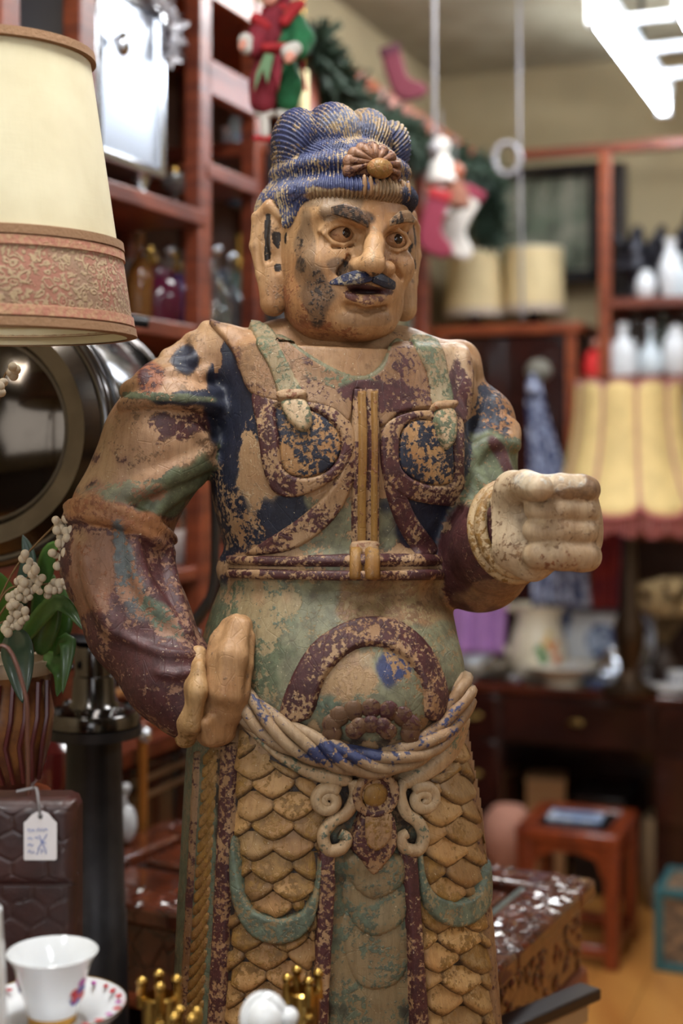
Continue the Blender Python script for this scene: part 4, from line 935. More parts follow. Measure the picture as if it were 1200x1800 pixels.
for i, (px, py) in enumerate(((775,285),(772,345),(800,330))):
    o = at(px,py,4.4); t = thing('ornament_doll', ['white hanging ornament highest right of statue head','pale hanging ornament below the highest one, right of statue head','brown hanging ornament beside garland end'][i], 'ornament', o)
    mb = MB(); mb.lathe([(0,-.07),(.05,-.06),(.035,0),(.015,.03)], (0,0,0), 14); part(t, 'skirt', mb, [wfur, mat('pale_grey_cloth',(170,166,160),.9), mat('brown_felt',(110,66,48),.9)][i]); mb = MB(); mb.ball((0,0,.05), .028, 12, 8); part(t, 'head', mb, wfur if i < 2 else wood_o)
    mb = MB(); mb.tube([(0,0,.07),(0,0,.16)], .002, 5); part(t, 'string', mb, cord)
for i, (px, py) in enumerate(((735,560),(722,525),(728,470),(712,600))):
    ware(['jar','vase','bottle','tumbler'][i], at(px,py+25,4.95) if 0 else onshelf(px,.2,1.86), [.16,.2,.22,.1][i], .04, [silver,glassg,glass,porc][i], '%s glass vessel on shelf behind the right ear lobe'%ORD[i], 'glassware', None, .02 if i in (0,2) else None, silver)
ware('decanter', onshelf(728,.32,1.86), .2, .045, glass, 'cut decanter with bright stopper on shelf right of the statue jaw', 'glassware', None, .02, silver)
# candle lamp behind the elf
o = onshelf(532,.41,2.40); t = thing('candle_sconce', 'brass candle wall lamp with white dome behind the elf', 'wall lamp', o, RZ)
mb = MB(); mb.tube([(0,0,-.06),(0,0,.0)], .014, 10); mb.lathe([(.03,0),(.028,.02),(.012,.03)], (0,0,-.01), 12); part(t, 'bracket', mb, brass)
mb = MB(); mb.tube([(0,0,.02),(0,0,.15)], .014, 12); part(t, 'candle', mb, mat('cream_wax',(236,224,170),.5)); mb = MB(); mb.lathe([(0,-.05),(.035,-.06),(.03,-.085),(.012,-.1)], (0,0,-.03), 14); part(t, 'dome', mb, porc)
mb = MB(); mb.tube([(0,0,.15),(0,.0,.34)], .004, 6); part(t, 'rod', mb, brass)
mb = MB(); c = onshelf(482,.41,2.05); rbox(mb, .40,.43, bpx(.41,494)-.0, bpx(.41,474), 1.86, 2.34); solo('folded_screen', mb, mat('charcoal_board', (48,46,50), .6), 'narrow charcoal board standing against shelving below the elf', 'board', .004)
# ---- hanging elf doll
Y = 2.7; el = thing('elf_doll', 'red and green hanging elf doll with white fur cuffs', 'doll', at(485,250,Y))
green = mat('green_felt', (30,104,62), .85, var=.25, vscale=25); mar_f = mat('maroon_felt', (130,30,46), .85, var=.25, vscale=25); olive = mat('sage_felt', (104,134,98), .85); skin = mat('doll_skin', (206,140,120), .6)
def blobby(nm, pts, m, sub=1, parent=el):
    f = None; P = [at(x,y,Y+dy) for x,y,r,dy in pts]; R = [r*Y/FP for x,y,r,dy in pts]; lo = np.min([p-r for p,r in zip(P,R)],0)-.012; hi = np.max([p+r for p,r in zip(P,R)],0)+.012
    f = Field(lo, hi, .0035); f.chain(P, R, .012); V, Q = f.mesh(); V = smoothV(V,Q,1); mb = MB(); mb.add(V, Q.tolist()); return part(parent, nm, mb, m, world=True, sharp=0)
blobby('tunic', [(482,30,22,0),(472,62,27,0),(470,82,24,0)], mar_f); blobby('tunic_side', [(508,38,22,.005),(506,66,26,.01),(494,80,20,.0)], green)
blobby('sleeve', [(470,35,16,-.01),(455,62,17,-.02),(446,85,18,-.03)], mar_f); blobby('sleeve', [(520,40,18,-.0),(532,70,20,-.02),(525,90,16,-.05)], green)
blobby('cuff', [(432,72,14,-.04),(434,84,13,-.04)], wfur); blobby('cuff', [(508,92,15,-.08),(518,86,13,-.07)], wfur)
blobby('hand', [(428,76,8,-.05),(424,84,6,-.055)], skin); blobby('hand', [(510,100,10,-.095),(506,106,7,-.1)], skin)
blobby('trouser_leg', [(470,110,24,0),(465,150,26,0),(462,178,24,0)], mar_f); blobby('trouser_leg', [(498,112,22,0),(507,150,24,0),(506,178,20,0)], green)
blobby('collar', [(450,33,11,-.03),(468,46,9,-.03)], redc); blobby('collar', [(500,38,10,-.03),(520,12,9,-.02),(532,6,6,-.02)], redc); blobby('collar', [(472,22,14,0),(498,18,12,0)], redc)
blobby('fur_tip', [(467,30,6,-.04)], wfur); blobby('fur_tip', [(505,24,7,-.03)], wfur)
for pts in ([(466,95),(482,98),(470,150),(462,125),(446,165),(450,130)],[(484,96),(500,100),(488,165),(482,130)]):
    mb = MB(); mb.prism([at(x,y,Y-.055)[[0,2]]*np.array([1,1])+0*1 for x,y in pts], .006, (0,Y-.06,0)); part(el, 'skirt_point', mb, olive if pts[0][0] < 480 else mar_f, .002, world=True)
mb = MB(); mb.box(at(487,86,Y-.04), (.06,.04,.016)); part(el, 'belt', mb, redc, .006, world=True)
blobby('head', [(475,-8,17,-.01),(473,0,12,-.02)], skin); blobby('hood', [(490,-18,22,.02),(496,0,16,.02)], mar_f)
blobby('ankle_cuff', [(454,198,9,0),(474,199,9,0)], wfur); blobby('ankle_cuff', [(492,200,9,0),(508,200,8,0)], wfur)
blobby('shin', [(464,208,9,0),(466,236,8,0)], wfur); blobby('shoe', [(446,243,5,0),(478,244,6,0)], redc); blobby('shin', [(500,208,9,0),(500,236,8,0)], wfur); blobby('shoe', [(486,243,5,0),(512,245,6,0)], redc)
mb = MB(); mb.tube([at(490,-30,Y), at(490,-190,Y)], .002, 5); part(el, 'string', mb, cord, world=True)
mb = MB(); mb.tube([at(529,90,Y-.02), at(536,160,Y-.02)], .003, 5); part(el, 'ribbon', mb, redc, world=True)
# ---- back wall: shelving, picture, cabinet
L = thing('back_shelving', 'orange-brown open shelving against back wall at right', 'shelving', RM(1.3,.2,0), RZ)
def a_of(b, px):   # room a on the line b=const seen at column px
    m = (px-600)/FP; return (m*(C0[1]-UU[1]*b)-C0[0]+UU[0]*b)/(VV[0]-VV[1]*m)
SB = .36
for px in (1062, 1330):
    a = a_of(SB, px); mb = MB(); rbox(mb, a-.022, a+.022, SB-.04, SB, 0, 2.72); part(L, 'post', mb, wood_o, .004, world=True)
    mb = MB(); rbox(mb, a-.022, a+.022, .01, .05, 0, 2.72); part(L, 'post', mb, wood_o, .004, world=True)
a0, a1 = a_of(SB, 905), a_of(SB, 1335); Yb = RM(a_of(SB,1062),SB)[1]
mb = MB(); rbox(mb, a0, a1, SB-.05, SB, zof(268,Yb), zof(252,Yb)); part(L, 'top_rail', mb, wood_r, .004, world=True)
am = a_of(SB, 1050)
for py, aa in ((525,am),(660,a_of(SB,1018)),(790,am),(930,am),(1060,am)):
    mb = MB(); rbox(mb, aa, a1, .01, SB, zof(py,Yb)-.035, zof(py,Yb)); part(L, 'shelf', mb, wood_r, .004, world=True)
mb = MB(); rbox(mb, am-.05, a1, .004, .012, .3, zof(540,Yb)); part(L, 'back_panel', mb, MATS['dark_brown_panel'], world=True)
Zt, Zm, Zl = zof(525,Yb), zof(660,Yb), zof(790,Yb)
def onback(px, b, z): return RM(a_of(b,px), b, z)
# painting
b = .10; y0, y1 = 292, 500; aL_, aR_ = a_of(b,850), a_of(b,1058); Yp = RM((aL_+aR_)/2,b)[1]; z1_, z0_ = zof(y0,Yp), zof(y1,Yp)
t = thing('framed_painting', 'large dark green landscape painting in black frame on back wall', 'painting', RM((aL_+aR_)/2,b,z0_), RZ)
nt = NT('dark_landscape'); n = nt.noise(6,5,.65); n2 = nt.noise(14,4,.6,stretch=(1,1,.4)); nt.l(nt.mix(nt.sstep(n2,.45,.62), nt.mix(nt.sstep(n,.35,.65), lin((96,106,88)), lin((140,138,122))), lin((70,76,62))), nt.b.inputs['Base Color']); nt.b.inputs['Roughness'].default_value = .3
mb = MB(); rbox(mb, aL_+.03, aR_-.03, b-.01, b, z0_+.03, z1_-.03); part(t, 'canvas', mb, nt.m, world=True)
for q in ((aL_,aR_,z0_,z0_+.05),(aL_,aR_,z1_-.05,z1_),(aL_,aL_+.05,z0_,z1_),(aR_-.05,aR_,z0_,z1_)):
    mb = MB(); rbox(mb, q[0],q[1],b-.015,b+.025,q[2],q[3]); part(t, 'frame_side', mb, black, .006, world=True)
mb = MB(); rbox(mb, a_of(.1,1074), a_of(.1,1098), .03, .12, Zt, zof(265,Yb)); solo('narrow_panel', mb, wood_k, 'tall black-brown panel standing right of the orange shelf post', 'panel', .004)
bronze = mat('dark_bronze', (34,32,38), .3, .5)
def figurine(p, h, m, label, nm='figurine', wing=False):
    f = Field(p+np.array([-.12,-.08,-.01]), p+np.array([.12,.08,h+.05]), .008); A_ = lambda x,y,z: p+np.array([x,y,z])*h
    f.chain([A_(0,0,.02),A_(0,0,.1)], [.22*h,.16*h], .03); f.chain([A_(0,0,.1),A_(.03,0,.4),A_(-.02,-.02,.65),A_(0,-.03,.75)], [.15*h,.2*h,.15*h,.07*h], .03); f.ell(A_(.0,-.05,.86), (.09*h,.1*h,.11*h), .02)
    f.chain([A_(-.14,0,.62),A_(-.25,-.1,.42),A_(-.08,-.2,.4)], .05*h, .02); f.chain([A_(.14,0,.62),A_(.28,-.05,.6),A_(.3,-.1,.8)], .05*h, .02)
    if wing: f.chain([A_(.1,.05,.6),A_(.35,.08,.95),A_(.4,.06,.5)], [.06*h,.04*h,.03*h], .02); f.chain([A_(-.1,.05,.6),A_(-.34,.08,1.0),A_(-.38,.06,.55)], [.06*h,.04*h,.03*h], .02)
    V, Q = f.mesh(); mb = MB(); mb.add(smoothV(V,Q,1), Q.tolist()); return solo(nm, mb, m, label, 'figurine', base=p, sharp=0)
figurine(onback(1118,.22,Zt), .30, bronze, 'black winged figurine on right top shelf nearest the post', wing=True)
figurine(onback(1160,.14,Zt), .28, bronze, 'black figurine behind the white porcelain on right top shelf')
figurine(onback(1215,.2,Zt), .36, bronze, 'tall black figurine at right edge of top shelf')
for i, (px, k, h, r, m) in enumerate([(1135,'jar',.11,.04,porc),(1178,'vase',.22,.045,porc),(1196,'bottle',.16,.035,mat('milk_glass',(205,215,220),.1,coat=.4))]):
    ware(k, onback(px,.31,Zt), h, r, m, '%s white vessel from left on right top shelf'%ORD[i], 'vase')
for i, (px, k, h, r, m) in enumerate([(1020,'bottle',.18,.035,mat('grey_glaze',(150,140,130),.3)),(1072,'vase',.2,.05,mat('blush_glaze',(200,170,160),.3)),(1095,'bottle',.2,.055,porc),(1118,'bottle',.25,.03,glass),(1143,'decanter',.2,.05,MATS['milk_glass']),(1165,'bottle',.27,.03,glassg),(1188,'jar',.19,.052,porc),(1205,'bottle',.24,.04,glass)]):
    ware(k, onback(max(px,1070),.30-.1*(i%2),Zm), h, r, m, '%s vessel from left on shelf above the fringed lampshade'%ORD[i], 'vase', None, .02 if k == 'decanter' else None, silver)
for i, (px, k, h, r, m) in enumerate([(1172,'jar',.14,.06,mat('taupe_glaze',(150,130,116),.4)),(1196,'bowl',.1,.08,mat('dusty_pink_glaze',(170,140,126),.4)),(1212,'vase',.2,.06,mat('blue_grey_glaze',(140,160,170),.3))]):
    ware(k, onback(px,.28,Zl), h, r, m, '%s pottery piece from left on shelf right of the fringed lampshade'%ORD[i], 'pottery')
for i, (px, k, h, r, m) in enumerate([(1105,'candlestick',.2,.05,brass),(1130,'jar',.15,.06,silver),(1158,'jar',.17,.06,MATS['milk_glass']),(1190,'vase',.22,.07,mat('olive_glaze',(90,84,70),.3))]):
    ware(k, onback(px,.28,zof(930,Yb)+0*1), h*.7, r, m, '%s item from left on shelf below the fringed lampshade'%ORD[i], 'ornament')
# cabinet
CB = .37; aA, aB = a_of(CB,770), a_of(CB,1012); Yc = RM(aB,CB)[1]; zc = zof(566,Yc)
t = thing('tall_cabinet', 'tall dark red-brown cabinet with orange edges behind the drum lampshades', 'cabinet', RM((aA+aB)/2,.2,0), RZ)
mb = MB(); rbox(mb, aA, aB, .02, CB-.02, .05, zc-.04); part(t, 'carcass', mb, wood_d, .004, world=True)
mb = MB(); rbox(mb, aA-.03, aB+.02, .0, CB+.01, zc-.04, zc); part(t, 'cabinet_top', mb, wood_o, .006, world=True)
for a in (aA+.02, aB-.02):
    mb = MB(); rbox(mb, a-.02, a+.02, CB-.02, CB, .0, zc-.04); part(t, 'corner_post', mb, wood_o, .004, world=True)
for a2, a3 in ((aA+.05,(aA+aB)/2-.005),((aA+aB)/2+.005,aB-.05)):
    mb = MB(); rbox(mb, a2, a3, CB-.02, CB-.006, .8, zc-.06); d_ = part(t, 'door', mb, wood_d, .004, world=True)
    mb = MB(); rbox(mb, a2+.04, a3-.04, CB-.007, CB+.0, .9, zc-.12); part(d_, 'door_panel', mb, wood_d, .01, world=True)
# drum lampshades on dark stands
def drum_lamp(px, ytop, ybot, wt, wb, Y, zbase, label, tilt=0):
    zt, zb_ = zof(ytop,Y), zof(ybot,Y); rt, rb = wt/2*Y/FP, wb/2*Y/FP; p = at(px,0,Y); p[2] = zbase
    t = thing('table_lamp', label, 'lamp', p); parch = mat('cream_parchment', (224,200,150), .75, var=.12, vscale=9)
    A_ = lambda z: z-zbase
    mb = MB(); mb.shell([(rb,A_(zb_)),((rt+rb)/2,A_((zt+zb_)/2)),(rt,A_(zt))], .003, (0,0,0), 40); part(t, 'lamp_shade', mb, parch)
    mb = MB(); mb.shell([(rb+.002,A_(zb_)),(rb+.0015,A_(zb_)+.03)], .004, (0,0,0), 40); part(t, 'trim', mb, mat('grey_beige_trim',(178,160,142),.8)); mb = MB(); mb.shell([(rt+.002,A_(zt)-.008),(rt+.002,A_(zt)+.002)], .004, (0,0,0), 40); part(t, 'trim', mb, mat('pale_trim',(222,208,176),.8))
    mb = MB(); mb.lathe([(.07,0),(.072,.01),(.05,.02),(.03,.03),(.026,A_(zb_)+.01),(.01,A_(zb_)+.06)], (0,0,0), 16); part(t, 'stand', mb, black)
    mb = MB(); mb.lathe([(.0,A_(zb_)+.16),(.025,A_(zb_)+.12),(.012,A_(zb_)+.05)], (0,0,0), 12); part(t, 'bulb', mb, porc)
    mb = MB()
    for k in range(3): mb.tube([(0,0,A_(zt)-.012),(rt*math.cos(k*2.1+.4),rt*math.sin(k*2.1+.4),A_(zt)-.006)], .002, 5)
    part(t, 'shade_ring', mb, brass); return t
drum_lamp(938, 438, 552, 100, 108, RM(a_of(.2,938),.2)[1], zc, 'brighter drum lampshade on dark stand, right of the pair')
drum_lamp(834, 444, 558, 86, 104, RM(a_of(.24,834),.24)[1], zc, 'duller drum lampshade on dark stand, left of the pair')
# draped scarves
def drape(name, pts, m, label, Y, depth=.02, waves=5):
    rows_ = []
    for k in np.linspace(0,1,22):
        i = k*(len(pts)-1); j = min(int(i), len(pts)-2); f = i-j; q = [pts[j][c]*(1-f)+pts[j+1][c]*f for c in range(3)]
        rows_.append([at(q[1]+(q[2]-q[1])*u,q[0],Y+depth*math.sin(u*waves*2*PI+k)*(.3+k)) for u in np.linspace(0,1,36)])
    mb = MB(); mb.grid(np.array(rows_)); V = np.concatenate(mb.V); b_ = np.array([V[:,0].mean(), Y, V[:,2].min()])
    o = new(name, mesh_from(name, V-b_, mb.F, None, True, 0), m); o.location = tuple(b_); sd = o.modifiers.new('cloth','SOLIDIFY'); sd.thickness = .004; return tag(o, label, 'cloth')
nt = NT('blue_white_print'); v = nt.noise(38,3,.5); nt.l(nt.mix(nt.sstep(v,.45,.56), lin((182,190,214)), lin((52,62,104))), nt.b.inputs['Base Color']); nt.b.inputs['Roughness'].default_value = .9
drape('printed_scarf', [(672,928,950),(705,926,956),(760,930,972),(850,930,1000),(1000,938,1030),(1068,935,1040)], nt.m, 'blue and white patterned scarf hanging from grey knob on cabinet', 5.06, .018, 4)
mb = MB(); p = at(946,652,5.22); mb.ball(p, (.048,.05,.043), 18, 12); mb.tube([p, p+np.array([.01,.2,0])], .02, 10); solo('coat_knob', mb, mat('grey_felt',(120,116,104),.9), 'grey rounded knob holding the patterned scarf', 'knob')
mb = MB(); p = at(936,682,5.04); mb.ball(p, (.02,.02,.026), 12, 8); mb.ball(p+np.array([0,0,.03]), (.014,.014,.02), 12, 8); solo('scarf_knot', mb, nt.m, 'knotted tip at top of the patterned scarf', 'knot')
drape('red_scarf', [(905,1046,1092),(980,1040,1090),(1072,1038,1086)], mat('orange_red_cloth',(150,44,30),.85,col2=(104,24,42),vscale=10), 'orange-red scarf hanging below the clenched fist', 5.16, .015, 3)
drape('plum_scarf', [(905,1088,1100),(1072,1086,1102)], mat('plum_cloth',(70,34,70),.85), 'narrow plum scarf beside the orange-red one', 5.20, .01, 2)
drape('purple_cloth', [(1000,790,880),(1050,790,892),(1150,790,886)], mat('purple_cloth',(176,128,190),.85,var=.25,vscale=8), 'light purple cloth hanging behind white plate by statue elbow', 5.1, .012, 3)
# ================================================================== DESK AND WHAT STANDS ON IT
DA, DF, DBK = .76, .90, .40; DZ = .76
dl, dr = a_of(DF,790), a_of(DF,1330)
t = thing('writing_desk', 'dark mahogany kneehole desk with crowded glossy top', 'desk', RM((dl+dr)/2,(DF+DBK)/2,0), RZ)
mb = MB(); rbox(mb, dl-.02, dr+.02, DBK, DF+.015, DZ-.028, DZ); part(t, 'desk_top', mb, mat('polished_mahogany', (92,42,26), .14, col2=(62,26,18), vscale=2, stretch=(3,12,3), coat=.6), .008, world=True)
kl, kr = a_of(DF,880), a_of(DF,1150)
for x0, x1 in ((dl,kl),(kr,dr)):
    mb = MB(); rbox(mb, x0, x1, DBK+.02, DF, .04, DZ-.028); part(t, 'pedestal', mb, wood_d, .004, world=True)
mb = MB(); rbox(mb, kl, kr, DBK+.02, DF, DZ-.20, DZ-.028); part(t, 'apron', mb, wood_d, .004, world=True)
mb = MB(); rbox(mb, kl, kr, DBK+.01, DBK+.03, .04, DZ-.2); part(t, 'kneehole_back', mb, wood_d, world=True)
for x0, x1, z0, z1 in ((kl+.01,kr-.01,DZ-.19,DZ-.04),(dl+.01,kl-.01,DZ-.19,DZ-.04),(dl+.01,kl-.01,.32,DZ-.20),(dl+.01,kl-.01,.07,.31),(kr+.01,dr-.01,DZ-.19,DZ-.04),(kr+.01,dr-.01,.32,DZ-.20)):
    mb = MB(); rbox(mb, x0, x1, DF-.002, DF+.012, z0, z1); d_ = part(t, 'drawer', mb, wood_d, .004, world=True)
    c = RM((x0+x1)/2, DF+.014, (z0+z1)/2); mb = MB(); mb.ball(c, (.03,.004,.013), 14, 8, Rz(RZ)); mb.tube([c+np.array([-.015,-.004,.003]),c+np.array([0,-.012,-.008]),c+np.array([.015,-.004,.003])], .003, 6); part(d_, 'drawer_pull', mb, mat('dull_brass',(120,96,52),.35,.9), world=True)
def ondesk(px, b, z=DZ): return RM(a_of(b,px), b, z)
PAINTW = mat('worn_gilt', (190,150,80), .3, .8)
def plate(p, r, m, label, nm='plate', rim=None, tilt=None, hgt=.02, cat='plate'):
    t = thing(nm, label, cat, p); ax = (0,0,1) if tilt is None else tilt
    c = np.array([0,0,0.]) if tilt is None else np.array([0,0,r*.98])
    prof = [(0,.003),(r*.55,.003),(r*.62,.008),(r*.97,hgt),(r,hgt),(r*.98,hgt-.004),(r*.6,.0),(r*.5,-.0),(0,-.0)]
    mb = MB(); mb.lathe(prof, c, 40, ax); part(t, 'dish', mb, m)
    if rim is not None: mb = MB(); F_ = frame(ax); mb.tube([c+F_@np.array([r*.985*math.cos(q),r*.985*math.sin(q),hgt]) for q in np.linspace(0,2*PI,40,endpoint=False)], .0035, 6, closed=True); part(t, 'rim', mb, rim)
    return t
plate(ondesk(822,.66), .105, porc, 'white plate with gilded rim propped upright by statue hip', rim=PAINTW, tilt=(.25,-.9,.35))
plate(ondesk(868,.76), .085, mat('tarnished_silver',(150,142,130),.3,.9), 'tarnished silver dish below propped white plate', 'silver_dish')
mb = MB(); p = ondesk(872,.74,DZ+.018); mb.ball(p+np.array([0,0,.022]), (.05,.04,.022), 14, 8); mb.ball(p+np.array([.03,0,.03]), (.02,.02,.02), 10, 7); solo('carved_shell', mb, mat('grey_brown_shell',(120,108,92),.4), 'grey-brown shell lump lying in tarnished dish', 'shell')
# jug
p = ondesk(945,.70); t = thing('floral_jug', 'cream jug with handle and green and orange painted flowers', 'jug', p)
Yj = p[1]; jr = 44*Yj/FP; jh = zof(1062,Yj)-DZ
cream = mat('cream_glaze', (214,204,180), .2, coat=.4)
mb = MB(); mb.shell([(jr*.8,0),(jr*1.12,jh*.12),(jr*1.22,jh*.34),(jr*1.0,jh*.62),(jr*.84,jh*.8),(jr*.95,jh*.95),(jr*1.02,jh)], .006, (0,0,0), 32, wob=lambda a,z: 1+(.16 if z > jh*.9 else 0)*max(0,math.cos(a))**6); mb.lathe([(0,.004),(jr*.8,.004)], (0,0,0), 20); part(t, 'jug_body', mb, cream)
mb = MB(); mb.tube(spline([(-jr*.85,0,jh*.92),(-jr*1.4,0,jh*.97),(-jr*1.75,0,jh*.75),(-jr*1.6,0,jh*.5),(-jr*1.1,0,jh*.3)],6), [.012]*25, 8); part(t, 'handle', mb, cream)
for (a, z, s, cc) in ((-95,.42,.016,(70,130,70)),(-88,.32,.018,(60,120,64)),(-78,.5,.014,(208,150,60)),(-68,.42,.015,(200,110,50)),(-60,.3,.016,(196,96,44)),(-72,.62,.012,(206,176,80)),(-58,.5,.012,(190,120,60)),(-84,.52,.012,(216,180,90))):
    a = math.radians(a); rr = np.interp(z,[0,.12,.34,.62,.8],[.8,1.12,1.22,1.0,.84])*jr; mb = MB(); c = np.array([rr*math.cos(a),rr*math.sin(a),z*jh]); mb.ball(c, (s,s*1.2,.003), 10, 6, frame((math.cos(a),math.sin(a),0))); part(t, 'painted_flower', mb, mat('enamel_%d_%d'%(cc[0],cc[1]), cc, .3))
# blue and white tray standing behind
b = .52; p = ondesk(1068,b); Yt = p[1]; wt = 165*Yt/FP; ht = zof(1072,Yt)-DZ
t = thing('blue_white_tray', 'white rectangular tray with round blue landscape standing upright', 'tray', p, RZ)
mb = MB(); mb.prism([(-wt/2+.02,.0),(wt/2-.02,.0),(wt/2,.02),(wt/2,ht-.02),(wt/2-.02,ht),(-wt/2+.02,ht),(-wt/2,ht-.02),(-wt/2,.02)], .012); part(t, 'tray_base', mb, porc, .003)
mb = MB(); mb.box((0,-.008,ht-.006), (wt,.02,.012)); part(t, 'tray_edge', mb, mat('blue_grey_edge',(96,104,120),.3), .003)
nt = NT('blue_transfer_print'); v = nt.noise(30,5,.6); nt.l(nt.mix(nt.sstep(v,.46,.56), lin((46,72,132)), lin((190,204,224))), nt.b.inputs['Base Color']); nt.b.inputs['Roughness'].default_value = .2
mb = MB(); mb.lathe([(0,0),(.066,0),(.066,.003),(0,.003)], (-.015,-.006,ht*.5), 32, (0,-1,0)); part(t, 'round_print', mb, nt.m)
for sx in (-1,1): mb = MB(); mb.prism([(sx*wt*.48,ht*.95),(sx*wt*.38,ht*.93),(sx*wt*.42,ht*.6),(sx*wt*.47,ht*.4)], .003, (0,-.007,0)); part(t, 'corner_print', mb, nt.m)
# bowl on foot, plates, silver basket, cup
p = ondesk(988,.80); Yb2 = p[1]; br = 66*Yb2/FP; bh = zof(1168,Yb2)-DZ
t = thing('white_bowl', 'wide white bowl with scalloped rim at front of desk', 'bowl', p); mb = MB(); mb.lathe([(0,0),(br*.5,0),(br*.5,.01),(br*.62,bh*.4),(br,bh),(br*.97,bh+.002),(br*.6,bh*.5),(0,bh*.35)], (0,0,0), 48, wob=lambda a,z: 1+(.025*math.cos(12*a) if z > bh*.8 else 0)); part(t, 'bowl_body', mb, cream)
mb = MB(); mb.lathe([(0,bh*.72),(br*.82,bh*.74),(br*.95,bh*.97),(br*.8,bh*.8)], (0,0,0), 36); part(t, 'inner_glaze', mb, porc)
plate(ondesk(1105,.80), .085, porc, 'flat white plate right of the scalloped bowl'); plate(ondesk(1178,.84), .075, porc, 'flat white plate at front right edge of desk'); plate(ondesk(1050,.84), .05, mat('blue_glaze',(96,112,150),.25), 'small blue saucer between bowl and flat plate', 'saucer')
plate(ondesk(905,.84), .05, silver, 'small silver saucer at front left of bowl', 'saucer'); plate(ondesk(1020,.62), .07, glassg, 'pressed glass dish behind the white bowl', 'glass_dish', hgt=.04)
p = ondesk(1105,.66); t = thing('silver_basket', 'ornate silver leaf-shaped basket tilted on desk', 'basket', p); mb = MB(); mb.lathe([(0,.01),(.05,.015),(.09,.05),(.105,.075),(.1,.075),(.08,.05),(0,.02)], (0,0,.012), 36, (-.35,-.3,.9), wob=lambda a,z: 1+.07*math.cos(7*a)); part(t, 'basket_body', mb, silver); mb = MB(); mb.lathe([(.04,0),(.03,.012),(.02,.03)], (0,0,0), 16); part(t, 'foot', mb, silver)
p = ondesk(1192,.74); t = thing('small_cup', 'small white cup with blue spots at right of desk', 'cup', p); mb = MB(); mb.shell([(.02,0),(.036,.02),(.042,.055)], .003, (0,0,0), 24); part(t, 'cup_body', mb, porc)
for k in range(8): mb = MB(); a = k*PI/4; mb.ball((.0385*math.cos(a),.0385*math.sin(a),.03), (.007,.007,.002), 8, 5, frame((math.cos(a),math.sin(a),0))); part(t, 'blue_spot', mb, mat('cobalt',(40,58,120),.3))
mb = MB(); mb.tube(spline([(.04,0,.045),(.06,0,.04),(.055,0,.02),(.036,0,.015)],5), .004, 6); part(t, 'handle', mb, porc)
p = ondesk(905,.62); t = thing('brown_pot', 'small dark brown pot between purple cloth and jug', 'pot', p); part(t, 'pot_body', vessel('jar', .07, .03), mat('dark_brown_glaze',(70,40,30),.3))
# dried flowers
p = ondesk(1165,.60); t = thing('dried_bouquet', 'bunch of dried beige hydrangea flowers in a dark vase', 'flowers', p); part(t, 'vase', vessel('vase', .13, .045), mat('dark_stoneware',(72,58,50),.5))
fm = mat('dried_petal', (204,176,126), .9, var=.3, vscale=60); fme = None; cF = np.array([.02,0,zof(1050,p[1])-DZ])
mb = MB(); mb.lathe([(0,-.010),(.018,-.002),(.022,.004),(.012,.008),(0,.006)], (0,0,0), 7, wob=lambda a,z: 1+.3*math.cos(4*a)); fl_me = mesh_from('floret', np.concatenate(mb.V), mb.F, None, True, 60); fl_me.materials.append(fm)
for k in range(90):
    d = rng.normal(0,1,3); d /= np.linalg.norm(d); q = cF+d*np.array([.125,.09,.065])*rng.uniform(.85,1.05)
    o = bpy.data.objects.new('floret', fl_me); COL.objects.link(o); o.parent = t; o.location = tuple(q); o.rotation_euler = Vector(d).to_track_quat('Z','Y').to_euler()
mb = MB()
for k in range(9): mb.tube([(0,0,.11),tuple(cF+np.array([.09*math.cos(k*.7),.06*math.sin(k*.7),-.01]))], .003, 5)
part(t, 'stems', mb, mat('dry_stem',(120,96,60),.9))
# fringed lamp
Yf = 4.78; p = at(1106,0,Yf); p[2] = DZ; t = thing('fringed_lamp', 'table lamp with yellow panelled bell shade and pink fringe', 'lamp', p)
zt, zb_ = zof(672,Yf)-DZ, zof(885,Yf)-DZ; NP = 10
silk = mat('golden_silk', (226,198,134), .7, var=.14, vscale=14); braid = mat('dusty_pink_braid', (176,126,112), .85); fr = mat('pink_fringe', (170,98,92), .9)
def rprof(k): return (.170+.012*k+.085*k**2.6)      # k: 0 top, 1 bottom
off = .24
for i in range(NP):
    a0_, a1_ = 2*PI*i/NP+off, 2*PI*(i+1)/NP+off; G_ = []
    for u in np.linspace(0,1,9):
        a = a0_+(a1_-a0_)*u; bul = 1+.05*math.sin(PI*u); arc = math.sqrt(max(0,1-(2*u-1)**2)); col = []
        for k in np.linspace(0,1,14): 
            z = zt+.032*(arc-1)+(zb_-zt-.036*arc-.032*(arc-1))*k; r = rprof(k)*bul; col.append((r*math.cos(a), r*math.sin(a), z))
        G_.append(col)
    G_ = np.array(G_); mb = MB(); mb.grid(G_); o = part(t, 'shade_panel', mb, silk); sd = o.modifiers.new('thick','SOLIDIFY'); sd.thickness = .003
    mb = MB(); mb.tube(G_[0], .008, 6); mb.tube(np.concatenate([G_[:,0]]), .007, 6); part(t, 'braid', mb, braid)
    mb = MB()
    for u in np.linspace(0,1,15):
        j = u*8; j0 = min(int(j),7); q = G_[j0,-1]*(1-j+j0)+G_[j0+1,-1]*(j-j0); mb.tube([q, q+np.array([0,0,-.06-.015*math.sin(9*u)])], .0045, 4)
    mb.tube(G_[:,-1], .010, 6); part(t, 'fringe', mb, fr)
mb = MB(); mb.lathe([(.09,0),(.095,.02),(.05,.04),(.03,.08),(.05,.16),(.055,.22),(.03,.3),(.016,zb_),(.014,zt-.05)], (0,0,0), 24); part(t, 'lamp_base', mb, mat('bronze_lamp_base', (66,50,34), .35, .7))
for k in range(3):
    a = k*2.1+.3; mb = MB(); mb.tube([(0,0,zt-.04),(.165*math.cos(a),.165*math.sin(a),zt-.03)], .003, 5); part(t, 'shade_spoke', mb, brass)
